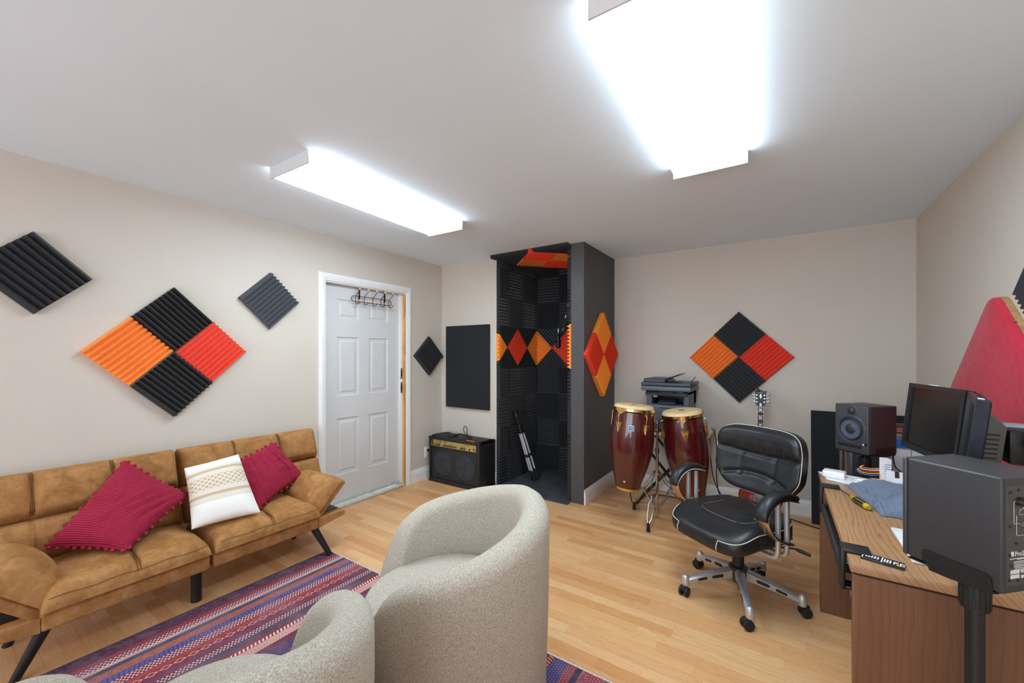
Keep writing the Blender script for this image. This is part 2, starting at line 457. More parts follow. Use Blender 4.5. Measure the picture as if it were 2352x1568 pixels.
# over-the-door hook rack
def hook_rack():
    t = thing('hook_rack', 'black wire hook rack with wooden balls hung over the white door', 'hook rack', (XA-.05, 2.5, 1.9))
    k = plain('black_wire', (20, 20, 22), .35); wb = plain('beech_ball', (214, 172, 116), .4, var=.1, nscale=60)
    x = XA-.030
    for y in (2.365, 2.66):
        emit('strap', MB().box((x-.003, y-.007, 1.89), (x+.001, y+.007, 2.030)).box((XA-.056, y-.007, 2.028), (x+.001, y+.007, 2.031)), k, t)
    a, b, z0, z1 = 2.305, 2.715, 1.897, 1.951
    pts = [(x, lerp(a,b,i/8), z1) for i in range(9)] + [(x, b+.027*sin(pi*i/6), (z0+z1)/2+.027*cos(pi*i/6)) for i in range(1,6)]
    pts += [(x, lerp(b,a,i/8), z0) for i in range(9)] + [(x, a-.027*sin(pi*i/6), (z0+z1)/2-.027*cos(pi*i/6)) for i in range(1,6)]
    emit('loop_frame', MB().tube(pts, .0032, 8, closed=True), k, t)
    for i in range(5):
        y = lerp(2.318, 2.708, i/4)
        hp = spline([(x+.055, y+.012, 2.008), (x+.042, y+.008, 1.985), (x+.012, y, 1.952), (x+.004, y, 1.92), (x+.006, y, 1.89), (x+.022, y+.004, 1.873), (x+.040, y+.012, 1.882), (x+.05, y+.016, 1.897)], 5)
        h = emit('hook', MB().tube(hp, .003, 8), k, t)
        for q in ((x+.057, y+.012, 2.014), (x+.053, y+.017, 1.903)):
            emit('wooden_ball', MB().sphere(q, .0125, 16), wb, h, label='pale wooden ball tip')
hook_rack()

# wall outlet behind the amplifier
ot = thing('wall_outlet', 'white wall outlet beside the guitar amplifier with a black plug in it', 'outlet', (XA, 3.215, .3))
M_sock = plain('outlet_plastic', (235, 236, 238), .3)
emit('cover_plate', MB().rbox((XA, 3.178, .233), (XA+.006, 3.250, .352), .003), M_sock, ot)
for z0 in (.248, .3):
    s = emit('socket', MB().rbox((XA+.005, 3.196, z0), (XA+.009, 3.232, z0+.036), .002), M_sock, ot)
    emit('slot', MB().box((XA+.0085, 3.206, z0+.014), (XA+.0093, 3.209, z0+.026)).box((XA+.0085, 3.219, z0+.014), (XA+.0093, 3.222, z0+.026)), M_black, s)
emit('plug', MB().rbox((XA+.007, 3.205, .305), (XA+.035, 3.228, .330), .005), M_black, ot)
pc = MB().tube(spline([(XA+.03, 3.217, .318), (XA+.055, 3.235, .30), (XA+.06, 3.29, .18), (XA+.05, 3.36, .04), (XA+.06, 3.44, .006)], 6), .0035, 8)
emit('plug_cord', pc, M_black, ot)
# ------------------------------------------------------------------ wedge foam tiles
def foam_mat(name, rgb, rough=.75):
    return plain(name, rgb, rough, var=.07, nscale=90, bmp=.03, bscale=500, spec=.4, sheen=.25)
M_fb = foam_mat('foam_black', (35, 37, 41)); M_fg = foam_mat('foam_charcoal', (66, 68, 75))
M_fo = foam_mat('foam_orange', (249, 144, 40)); M_fr = foam_mat('foam_red', (236, 64, 34))
def clip(poly, n, d, keep_less):
    """clip a polygon [(u,v)] against the line n.p = d"""
    out = []
    k = len(poly)
    for i in range(k):
        p, q = poly[i], poly[(i+1) % k]
        a = p[0]*n[0]+p[1]*n[1]-d; b = q[0]*n[0]+q[1]*n[1]-d
        if not keep_less: a, b = -a, -b
        if a <= 1e-9: out.append(p)
        if (a < -1e-9 and b > 1e-9) or (a > 1e-9 and b < -1e-9):
            t = a/(a-b); out.append((lerp(p[0],q[0],t), lerp(p[1],q[1],t)))
    return out
def foam(mb, poly, ang, pitch, mtx, b0=.016, amp=.032, off=0.):
    """wedge foam cut to a convex polygon in (u,v); ridges run along angle ang; height grows along the local z"""
    n = (-sin(ang), cos(ang))
    ds = [p[0]*n[0]+p[1]*n[1] for p in poly]; lo, hi = min(ds), max(ds)
    h2 = pitch/2
    def H(d):
        t = ((d-lo-off)/pitch) % 1.0
        return b0 + amp*(1-abs(2*t-1))
    k0 = int(math.floor((lo-lo-off)/h2))-1
    d = lo+off+k0*h2
    cen = (sum(p[0] for p in poly)/len(poly), sum(p[1] for p in poly)/len(poly))
    while d < hi:
        s = clip(clip(poly, n, d, False), n, d+h2, True)
        if len(s) >= 3:
            up = (round((d-lo-off)/h2)) % 2 == 0
            def hh(p):
                t = max(0, min(1, ((p[0]*n[0]+p[1]*n[1])-d)/h2))
                return b0+amp*(t if up else 1-t)
            k = len(s); vs = [(p[0], p[1], hh(p)) for p in s]; fs = [tuple(range(k))]
            # side walls where the strip's edge lies on the outline
            for i in range(k):
                p, q = s[i], s[(i+1) % k]
                m = ((p[0]+q[0])/2, (p[1]+q[1])/2)
                for j in range(len(poly)):
                    a, b = poly[j], poly[(j+1) % len(poly)]
                    ex, ey = b[0]-a[0], b[1]-a[1]; l = sqrt(ex*ex+ey*ey)
                    if abs((m[0]-a[0])*ey-(m[1]-a[1])*ex)/l < 1e-5:
                        o = len(vs); vs += [(p[0],p[1],hh(p)), (q[0],q[1],hh(q)), (q[0],q[1],0), (p[0],p[1],0)]
                        fs.append((o, o+1, o+2, o+3)); break
            mb.add(vs, fs, mtx)
        d += h2
    k = len(poly); mb.add([(p[0],p[1],0) for p in poly], [tuple(range(k))], mtx)
    return mb
SQ = .3
def sq(c, s=SQ, rot=0.):
    h = s/2
    return [(c[0]+x*cos(rot)-y*sin(rot), c[1]+x*sin(rot)+y*cos(rot)) for x, y in ((-h,-h),(h,-h),(h,h),(-h,h))]
def tile(label, poly, ang, mtx, mat, group=None, pitch=.03, **kw):
    m = foam(MB(), poly, ang, pitch, mtx, **kw)
    c = (sum(p[0] for p in poly)/len(poly), sum(p[1] for p in poly)/len(poly))
    return emit('foam_tile', m, mat, smooth=0, label=label, cat='foam tile', group=group, origin=mtx @ V((c[0], c[1], 0)))
# wall frames: u = to the viewer's right, v = up, n = into the room
WA = frame((XA, 0, 0), (0,1,0), (0,0,1), (1,0,0))
WB = frame((0, YB, 0), (1,0,0), (0,0,1), (0,-1,0))
WE = frame((-1.49, 0, 0), (0,1,0), (0,0,1), (1,0,0))
WD = frame((XD, 0, 0), (0,-1,0), (0,0,1), (-1,0,0))
BL = frame((-2.50, 0, 0), (0,1,0), (0,0,1), (1,0,0))
BB = frame((0, YB, 0), (1,0,0), (0,0,1), (0,-1,0))
BR = frame((-1.62, 0, 0), (0,-1,0), (0,0,1), (-1,0,0))
D45 = R(45)
G1 = 'single foam diamonds on the left wall'
tile('black foam diamond high on the left wall, cut off at the left of the photo', sq((.352, 1.826), .31, D45), -D45, WA, M_fb, G1, pitch=.0345)
tile('charcoal foam diamond on the left wall between the foam cluster and the door', sq((1.537, 1.812), .31, D45), D45, WA, M_fg, G1, pitch=.031)
tile('small dark foam diamond on the left wall between the door and the corner', sq((3.232, 1.382), .31, D45), -D45, WA, plain('foam_dark', (48, 49, 53), .9, var=.07, nscale=90, bmp=.03, bscale=500), G1, pitch=.031)
def four(W, c, cols, angs, labels, group, pitch=.0303):
    r = .30/sqrt(2)*1.0
    for (dx, dy), mt, an, lb in zip(((0,r),(-r,0),(r,0),(0,-r)), cols, angs, labels):
        tile(lb, sq((c[0]+dx, c[1]+dy), .298, D45), an, W, mt, group, pitch=pitch)
four(WA, (.942, 1.410), (M_fb, M_fo, M_fr, M_fb), (-D45, D45, D45, -D45),
     ('black foam tile at the top of the four-tile cluster above the sofa', 'orange foam tile at the left of the four-tile cluster above the sofa',
      'red foam tile at the right of the four-tile cluster above the sofa', 'black foam tile at the bottom of the four-tile cluster above the sofa'), 'four-tile foam cluster above the sofa')
four(WB, (-.296, 1.369), (M_fb, M_fo, M_fr, M_fb), (-D45, D45, D45, -D45),
     ('black foam tile at the top of the cluster on the back wall', 'orange foam tile at the left of the cluster above the printer and guitar',
      'red foam tile at the right of the cluster on the back wall', 'black foam tile at the bottom of the cluster just above the guitar headstock'), 'four-tile foam cluster on the back wall')
four(WE, (3.846, 1.393), (M_fo, M_fr, M_fr, M_fo), (D45, -D45, -D45, D45),
     ('orange foam tile at the top of the cluster on the charcoal partition', 'red foam tile at the front edge of the charcoal partition',
      'red foam tile touching the back wall on the charcoal partition', 'orange foam tile at the bottom of the cluster on the charcoal partition'), 'four-tile foam cluster on the charcoal partition')
tile('charcoal foam diamond right of the red fabric panel, only its tip in view', sq((-2.415, 1.66), .31, D45), D45, WD, M_fg, pitch=.031)

# the booth's lining: checkerboard of black tiles, ridges alternating
zr = [.012, .31, .62, .935, 1.245]; zt = [1.70, 2.01, 2.325, 2.437]
names = {0: 'lowest', 1: 'second', 2: 'third', 3: 'fourth', 4: 'first row above the diamonds', 5: 'second row above the diamonds', 6: 'cut row under the ceiling'}
def rowname(i): return (names[i] + ' row') if i < 4 else names[i]
rows = [(zr[i], zr[i+1]) for i in range(4)] + [(zt[i], zt[i+1]) for i in range(3)]
GB = 'black foam tiles lining the booth'
def lining(W, cols, wall, side, par):
    for i, (z0, z1) in enumerate(rows):
        for j, (u0, u1) in enumerate(cols):
            vert = (i+j+par) % 2 == 0
            g = .0015
            tile('black foam tile, booth %s wall, %s, %s' % (wall, rowname(i), side[j]),
                 [(u0+g, z0+g), (u1-g, z0+g), (u1-g, z1-g), (u0+g, z1-g)], R(90) if vert else 0, W, M_fb, GB, pitch=.0333)
lining(BL, [(3.455, 3.612), (3.612, 3.912), (3.912, 4.222)], 'left', ('at the open edge', 'middle column', 'in the corner'), 1)
lining(BB, [(-2.452, -2.152), (-2.152, -1.852), (-1.852, -1.672)], 'back', ('beside the left corner', 'middle column', 'at the right end'), 0)
for i, (z0, z1) in enumerate(rows):      # right wall: only the front edge shows, two cut pieces lie flat
    vert = i in (2, 5)
    tile('black foam tile edge-on on the booth right wall, %s' % rowname(i),
         [(-3.742, z0+.002), (-3.446, z0+.002), (-3.446, z1-.002), (-3.742, z1-.002)], R(90) if vert else 0, BR, M_fb, GB, pitch=.0333)
# band of diamonds, z 1.245..1.70
zc, hd = 1.4725, .2125
GD = 'coloured foam diamonds in the booth band'; GT = 'black foam triangles in the booth band'
ul = lambda u: u
tile('orange half diamond of foam at the open edge of the booth left wall', [(3.455, zc-.145), (3.602, zc), (3.455, zc+.145)], -D45, BL, M_fo, GD)
tile('red foam diamond on the booth left wall', [(3.602, zc), (3.812, zc-hd), (4.022, zc), (3.812, zc+hd)], D45, BL, M_fr, GD)
tile('left half of the orange foam diamond folded into the booth corner', [(4.024, zc), (4.236, zc-hd), (4.236, zc+hd)], -D45, BL, M_fo, GD)
tile('right half of the orange foam diamond folded into the booth corner', [(-2.464, zc-hd), (-2.252, zc), (-2.464, zc+hd)], -D45, BB, M_fo, GD)
tile('red foam diamond on the booth back wall behind the microphone', [(-2.250, zc), (-2.040, zc-hd), (-1.83, zc), (-2.040, zc+hd)], -D45, BB, M_fr, GD)
tile('orange foam diamond seen edge-on at the front of the booth right wall', [(-3.742, zc), (-3.595, zc-.2125), (-3.446, zc-.2125), (-3.446, zc+.2125), (-3.595, zc+.2125)], 0, BR, M_fo, GD, pitch=.035)
t0, t1 = 1.70, 1.246
def tri(lb, W, pts, an): tile(lb, pts, an, W, M_fb, GT, pitch=.031)
tri('black foam triangle above the orange half diamond at the booth edge', BL, [(3.455, zc+.148), (3.603, zc+.003), (3.810, zc+.21), (3.810, t0), (3.455, t0)], -D45)
tri('black foam triangle below the orange half diamond at the booth edge', BL, [(3.455, t1), (3.810, t1), (3.810, zc-.21), (3.603, zc-.003), (3.455, zc-.148)], -D45)
tri('black foam triangle above the red and orange diamonds, booth left wall', BL, [(3.814, zc+.213), (4.023, zc+.003), (4.232, zc+.213), (4.232, t0), (3.814, t0)], -D45)
tri('black foam triangle below the red and orange diamonds, booth left wall', BL, [(3.814, t1), (4.232, t1), (4.232, zc-.213), (4.023, zc-.003), (3.814, zc-.213)], -D45)
tri('black foam triangle above the gap between the diamonds on the booth back wall', BB, [(-2.455, zc+.21), (-2.251, zc+.003), (-2.042, zc+.213), (-2.042, t0), (-2.455, t0)], -D45)
tri('black foam triangle below the gap between the diamonds on the booth back wall', BB, [(-2.455, t1), (-2.042, t1), (-2.042, zc-.213), (-2.251, zc-.003), (-2.455, zc-.21)], -D45)
tri('black foam triangle above the red diamond at the right end of the booth back wall', BB, [(-2.038, zc+.213), (-1.828, zc+.003), (-1.675, zc+.15), (-1.675, t0), (-2.038, t0)], -D45)
tri('black foam triangle below the red diamond at the right end of the booth back wall', BB, [(-2.038, t1), (-1.675, t1), (-1.675, zc-.15), (-1.828, zc-.003), (-2.038, zc-.213)], -D45)
# booth ceiling: four coloured tiles between black cut pieces; u = +x, v = +y, n = down
CL = frame((0, 0, 2.439), (1,0,0), (0,1,0), (0,0,-1))
cx, cy = -2.03, 3.77; r = .30/sqrt(2)
GC = 'coloured foam tiles on the booth ceiling'
for (dx, dy), mt, an, lb in (((0,-r), M_fr, D45, 'red foam tile nearest the opening on the booth ceiling'), ((-r,0), M_fo, -D45, 'orange foam tile at the left of the booth ceiling cluster'),
                            ((r,0), M_fo, -D45, 'orange foam tile at the right of the booth ceiling cluster'), ((0,r), M_fr, D45, 'red foam tile deepest on the booth ceiling')):
    tile(lb, sq((cx+dx, cy+dy), .298, D45), an, CL, mt, GC, pitch=.030)
x0, x1, y0, y1 = -2.515, -1.625, 3.365, 4.216
k = .425
GK = 'black cut foam pieces on the booth ceiling'
def cp(lb, pts, an): tile(lb, pts, an, CL, M_fb, GK, pitch=.034, b0=.014, amp=.026)
cp('black cut foam piece at the front left of the booth ceiling', [(x0, y0), (cx-.02, y0), (cx-k-.003, cy-.01), (x0+.07, cy-.01)], D45)
cp('black cut foam piece at the front right of the booth ceiling', [(cx+.02, y0), (x1, y0), (x1, cy-.01), (cx+k-.02, cy-.01)], D45)
cp('black cut foam piece at the back left of the booth ceiling', [(x0+.07, cy+.005), (cx-k-.003, cy+.005), (cx-.003, cy+k+.003), (cx-.003, y1), (x0+.07, y1)], D45)
cp('black cut foam piece at the back right of the booth ceiling', [(cx+k-.02, cy+.005), (x1-.05, cy+.005), (x1-.05, y1), (cx+.003, y1), (cx+.003, cy+k+.003)], D45)

# fabric-covered absorber on the alcove wall and its twin leaning on the back wall
M_fab = plain('black_felt', (27, 29, 34), .95, var=.1, nscale=200, bmp=.1, bscale=900, sheen=.15)
emit('acoustic_panel', MB().rbox((-3.208, YC-.034, .792), (-2.585, YC-.001, 1.722), .006), M_fab, label='black fabric acoustic panel hung on the wall above the guitar amplifier', cat='acoustic panel', group='black fabric acoustic panels')
lean = Matrix.Translation((.237, 4.10, .004)) @ Matrix.Rotation(R(-5.5), 4, 'X')
emit('acoustic_panel', MB().rbox((0, 0, 0), (.623, .035, .925), .006, mtx=lean), M_fab, label='black fabric acoustic panel standing on the floor behind the desk', cat='acoustic panel', group='black fabric acoustic panels')

# red felt panel: a big diamond with clipped corners, on wooden battens against the right wall
def red_panel():
    t = thing('fabric_panel', 'large red felt diamond panel with clipped corners on the right wall behind the monitors', 'fabric panel', (XD, 2.82, .7))
    c = (-2.83, 1.165); a, q = .525, .085
    cor = [(0,a),(a*1.10,0),(0,-a),(-a*1.10,0)]
    pts = []
    for i in range(4):
        p, pr, nx = V(cor[i]+(0,)), V(cor[i-1]+(0,)), V(cor[(i+1) % 4]+(0,))
        s, e = p+(pr-p).normalized()*q, p+(nx-p).normalized()*q
        for k in range(5):
            u = k/4; pts.append(((1-u)**2*s+2*u*(1-u)*p+u*u*e).to_2d())
    P2 = [(c[0]+p.x, c[1]+p.y) for p in pts]
    n = len(P2); m = MB()
    rows = [(1.0, .012), (1.0, .040), (.992, .046), (.975, .049), (.6, .052), (.2, .053)]
    vs = [(c[0]+(p[0]-c[0])*f, c[1]+(p[1]-c[1])*f, h) for f, h in rows for p in P2]
    fs = [(i*n+j, i*n+(j+1) % n, (i+1)*n+(j+1) % n, (i+1)*n+j) for i in range(len(rows)-1) for j in range(n)]
    fs.append(tuple((len(rows)-1)*n+j for j in range(n)))
    m.add(vs, fs, WD)
    emit('felt_face', m, plain('red_felt', (196, 38, 62), .95, var=.13, nscale=30, bmp=.08, bscale=700, sheen=.2), t)
    b = MB().prism([(c[0]+(p[0]-c[0])*1.004, c[1]+(p[1]-c[1])*1.004) for p in P2], .001, .024, WD)
    emit('plywood_back', b, plain('plywood_edge', (178, 140, 96), .6, var=.2, nscale=30), t, label='bare plywood back board')
    for f in (.3, .62):
        p = V(cor[0]+(0,)).lerp(V(cor[1]+(0,)), f); 
        s = MB().sphere((0,0,0), .005, 8, mtx=WD @ Matrix.Translation((c[0]+p.x*1.0+.004, c[1]+p.y*1.0+.004, .03)))
        emit('screw', s, M_steel, t)
red_panel()
# ------------------------------------------------------------------ rug
def rug():
    x0, x1, y0, y1, h = -2.655, -.36, -1.25, 1.638, .006
    t = thing('area_rug', 'flat woven rug striped in burgundy, blue and cream under the tub chairs', 'rug', ((x0+x1)/2, (y0+y1)/2, 0))
    P, D, H, C, B, X = 0, 1, 2, 3, 4, 5      # plain, dots, slanted dashes, chain, bars, speckled blocks
    pu, ma, ms, sl, ru, bl, cr, re, pl, nv, og = (58,38,58), (104,42,54), (122,48,60), (66,68,84), (150,86,76), (58,66,112), (232,214,206), (142,58,64), (100,56,78), (34,38,62), (226,122,72)
    S = [(.012,P,pu,pu),(.05,X,pu,(96,72,92)),(.03,X,ma,(70,44,62)),(.028,D,ms,(170,72,64)),(.036,D,ms,cr),(.024,H,(150,80,86),cr),(.03,P,sl,sl),(.048,X,ru,(176,104,84)),(.04,B,bl,(76,88,156)),
         (.05,D,ms,cr),(.03,X,re,(168,72,64)),(.032,C,ms,(232,160,140)),(.045,X,pl,(120,48,70)),(.035,D,ma,cr),(.035,P,sl,sl),(.03,X,(118,60,66),(96,48,60)),(.026,B,ms,(236,196,182)),(.05,H,(158,88,92),(234,196,180)),
         (.042,X,ma,(96,60,84)),(.075,X,(66,54,88),(82,70,106)),(.05,D,(110,56,58),og),(.04,D,ms,cr),(.035,B,ma,cr),(.025,P,nv,nv),(.03,B,ms,cr),(.015,D,ru,og),(.03,X,bl,(76,96,160)),(.03,D,ma,(236,200,180)),(.02,P,sl,sl)]
    S2 = [(.03,X,ma,(140,60,60)),(.03,B,(70,48,70),og),(.07,D,(78,52,84),(70,110,190)),(.04,D,(122,58,72),(214,92,80)),(.025,P,nv,nv),(.028,X,(128,66,78),(176,120,104)),(.08,D,(130,58,74),(222,96,78)),(.05,D,ma,(74,96,180)),(.04,B,pu,og),(.06,X,pu,ma)]
    mats = []
    for kind in range(6):
        m, nt, b = newmat('rug_weave_' + ('plain','dots','dashes','chain','bars','blocks')[kind]); mats.append(m)
        a1 = N(nt, 'ShaderNodeAttribute', attribute_name='ground'); a2 = N(nt, 'ShaderNodeAttribute', attribute_name='figure')
        uv = N(nt, 'ShaderNodeAttribute', attribute_name='across')          # 0..1 across the stripe, stripe width
        sp = N(nt, 'ShaderNodeSeparateXYZ'); L(nt, uv.outputs['Vector'], sp.inputs[0])
        vec = coords(nt); p = N(nt, 'ShaderNodeSeparateXYZ'); L(nt, vec, p.inputs[0])
        u, wd_ = sp.outputs['X'], sp.outputs['Y']; y = p.outputs['Y']
        fr = lambda a: mth(nt, 'FRACT', a)
        if kind == D:
            rowi = mth(nt, 'MULTIPLY', mth(nt, 'MULTIPLY', u, wd_), 1/.0125)
            sh = mth(nt, 'MULTIPLY', mth(nt, 'FLOOR', rowi), .5)
            a = mth(nt, 'SUBTRACT', fr(mth(nt, 'ADD', mth(nt, 'MULTIPLY', y, 1/.0155), sh)), .5); c_ = mth(nt, 'SUBTRACT', fr(rowi), .5)
            d = mth(nt, 'ADD', mth(nt, 'MULTIPLY', a, a), mth(nt, 'MULTIPLY', c_, c_)); f = mth(nt, 'LESS_THAN', d, .085)
        elif kind == H:
            v = mth(nt, 'ABSOLUTE', mth(nt, 'SUBTRACT', u, .5))
            f = mth(nt, 'LESS_THAN', fr(mth(nt, 'ADD', mth(nt, 'MULTIPLY', y, 1/.014), mth(nt, 'MULTIPLY', v, mth(nt, 'MULTIPLY', wd_, 90.)))), .5)
        elif kind == C:
            a = mth(nt, 'SUBTRACT', fr(mth(nt, 'MULTIPLY', y, 1/.05)), .5); c_ = mth(nt, 'SUBTRACT', u, .5)
            d = mth(nt, 'ADD', mth(nt, 'MULTIPLY', mth(nt, 'ABSOLUTE', a), 1.0), mth(nt, 'MULTIPLY', mth(nt, 'ABSOLUTE', c_), 1.0))
            f = mth(nt, 'MULTIPLY', mth(nt, 'LESS_THAN', d, .5), mth(nt, 'GREATER_THAN', d, .34))
        elif kind == B:
            f = mth(nt, 'MULTIPLY', mth(nt, 'LESS_THAN', fr(mth(nt, 'ADD', mth(nt, 'MULTIPLY', y, 1/.017), mth(nt, 'MULTIPLY', u, .6))), .5), mth(nt, 'LESS_THAN', mth(nt, 'ABSOLUTE', mth(nt, 'SUBTRACT', u, .5)), .42))
        else:
            sc = N(nt, 'ShaderNodeVectorMath', operation='MULTIPLY'); L(nt, vec, sc.inputs[0]); sc.inputs[1].default_value = (110, 60, 60) if kind == X else (60, 12, 1)
            f = mth(nt, 'MULTIPLY', mth(nt, 'GREATER_THAN', noise_(nt, sc.outputs[0], 1., 2), .52), .8)
        col = mixc(nt, f, a1.outputs['Color'], a2.outputs['Color'])
        wv = N(nt, 'ShaderNodeVectorMath', operation='MULTIPLY'); L(nt, vec, wv.inputs[0]); wv.inputs[1].default_value = (260, 420, 1)
        wn = noise_(nt, wv.outputs[0], 1., 2)
        wear = noise_(nt, vec, 7., 3)
        col = mixc(nt, mth(nt, 'MULTIPLY', mth(nt, 'SUBTRACT', wn, .3), .5), col, lin((150, 110, 122)))
        col = mixc(nt, mth(nt, 'MULTIPLY', mth(nt, 'MAXIMUM', mth(nt, 'SUBTRACT', wear, .45), 0.), 1.6), col, lin((146, 116, 130)))
        L(nt, col, b.inputs['Base Color']); b.inputs['Roughness'].default_value = .95; b.inputs['Specular IOR Level'].default_value = .15
        bump(nt, b, wn, .35, .0015)
    m = MB(); grd = []; fig = []; acr = []
    x = x0+.006; seq = list(S); 
    tot = sum(s[0] for s in S); right = -.876
    fill = []
    rest = right-(x+tot); i = 8
    while rest > .07:
        s = S[i % len(S)]; fill.append(s); rest -= s[0]; i += 1
    fill.append((max(rest, .005), P, ma, ma))
    S2 = S2[1:] + S2[1:][::-1]
    ya, yb = y0+.006, y1-.008
    for wdt, kind, g, f in S + fill + S2:
        xe = min(x+wdt, x1-.006)
        if xe-x < .002: break
        m.cur = kind
        m.add([(x,ya,h),(xe,ya,h),(xe,yb,h),(x,yb,h)], [(0,1,2,3)])
        for uu in (0,1,1,0):
            grd.append(lin(g)); fig.append(lin(f)); acr.append((uu, wdt, 0))
        x = xe
    o = emit('pile_face', m, mats, t, smooth=0)
    me = o.data
    # the faces keep their order, so write the attributes per corner by position
    ca = me.color_attributes.new('ground', 'FLOAT_COLOR', 'CORNER'); cb = me.color_attributes.new('figure', 'FLOAT_COLOR', 'CORNER')
    at = me.attributes.new('across', 'FLOAT_VECTOR', 'CORNER')
    for p in me.polygons:
        for li in p.loop_indices:
            vi = me.loops[li].vertex_index
            ca.data[li].color = grd[vi]; cb.data[li].color = fig[vi]; at.data[li].vector = acr[vi]
    b = MB().box((x0+.003, y0+.003, .0005), (x1-.003, y1-.003, h-.001))
    emit('backing', b, plain('rug_backing', (120, 96, 84), .9), t)
    for a, c in ((y1-.009, y1+.001), (y0-.001, y0+.009)):
      emit('serged_edge', MB().rbox((x0, a, .0005), (x1, c, h+.001), .002), plain('rug_serging', (206, 196, 184), .9, var=.35, nscale=150, bmp=.5, bscale=180), t, label='pale serged edge of the rug')
    for a, c in ((x0-.001, x0+.006), (x1-.006, x1+.001)):
      emit('side_binding', MB().rbox((a, y0, .0005), (c, y1, h+.001), .002), plain('rug_binding', (120, 100, 84), .9, var=.35, nscale=150), t)
rug()

# ------------------------------------------------------------------ upholstery helpers
def esamp(L_, r, n_in=10, n_e=6, extra=()):
    """sample positions 0..L_, dense near both ends and near each extra position"""
    s = set()
    for i in range(n_e+1):
        a = (1-cos(pi/2*i/n_e))*r
        s.add(round(a, 5)); s.add(round(L_-a, 5))
    for i in range(n_in+1): s.add(round(r+(L_-2*r)*i/n_in, 5))
    for e in extra:
        for d in (-.03, -.02, -.012, -.006, 0, .006, .012, .02, .03):
            if r < e+d < L_-r: s.add(round(e+d, 5))
    out = []
    for a in sorted(s):
        if not out or a-out[-1] > 5e-4: out.append(a)
    return out
def puff(m, O, U, W, Nn, lu, lw, th, r=.05, useams=(), wseams=(), dome=.015, wr=.004, seed=0, sd=.022, nin=14, bend=None):
    """a stuffed slab: base rectangle lu x lw at O, swelling by th along Nn, rounded edges, stitched grooves"""
    O, U, W, Nn = V(O), V(U).normalized(), V(W).normalized(), V(Nn).normalized()
    us = esamp(lu, r, nin, 6, useams); ws = esamp(lw, r, max(6, nin//2), 6, wseams)
    def prof(d):
        t = max(0., min(1., d/r)); return sqrt(max(0., 1-(1-t)**2))
    def fn(u, w):
        e = prof(min(u, lu-u)) * prof(min(w, lw-w))
        g = 1.0
        for s in useams: g -= sd/th*math.exp(-((u-s)/.012)**2) + .5*sd/th*math.exp(-((u-s)/.05)**2)
        for s in wseams: g -= sd/th*math.exp(-((w-s)/.012)**2) + .5*sd/th*math.exp(-((w-s)/.05)**2)
        q = O + U*u + W*w
        nz = noise.noise(q*9+V((seed, 0, 0)))*.6 + noise.noise(q*23+V((0, seed, 0)))*.4
        h = th*e*g + dome*e*(4*u*(lu-u)/lu/lu)*(4*w*(lw-w)/lw/lw) + wr*nz*e
        p = q + Nn*h
        return bend(p, u/lu, w/lw) if bend else p
    m.grid(fn, us, ws)
    k = len(m.v)
    # flat underside
    per = [fn(u, 0) for u in us] + [fn(lu, w) for w in ws[1:]] + [fn(u, lw) for u in reversed(us[:-1])] + [fn(0, w) for w in reversed(ws[1:-1])]
    m.add(per, [tuple(range(len(per)))])
    return m

def suede_mat():
    m, nt, b = newmat('brown_suede')
    vec = coords(nt, (1, 1, 1))
    n1 = noise_(nt, vec, 9., 4, .6, .8); n2 = noise_(nt, vec, 55., 3, .6)
    f = mth(nt, 'ADD', mth(nt, 'MULTIPLY', n1, .7), mth(nt, 'MULTIPLY', n2, .3))
    L(nt, ramp(nt, f, [(.3, lin((132, 88, 46))), (.5, lin((162, 114, 66))), (.72, lin((188, 142, 92)))]), b.inputs['Base Color'])
    b.inputs['Roughness'].default_value = .85; b.inputs['Specular IOR Level'].default_value = .25
    b.inputs['Sheen Weight'].default_value = .35; b.inputs['Sheen Roughness'].default_value = .35
    b.inputs['Sheen Tint'].default_value = lin((226, 186, 130))
    wr_ = N(nt, 'ShaderNodeVectorMath', operation='MULTIPLY'); L(nt, vec, wr_.inputs[0]); wr_.inputs[1].default_value = (1., 3.2, 1.)
    bump(nt, b, mth(nt, 'ADD', noise_(nt, vec, 38., 4, .6), mth(nt, 'MULTIPLY', noise_(nt, wr_.outputs[0], 13., 3, .5, .6), 2.2)), .22, .007)
    return m
M_suede = suede_mat()
M_thread = plain('dark_stitching', (84, 54, 26), .8)
M_leg = plain('black_wood_leg', (24, 22, 22), .45, var=.15)

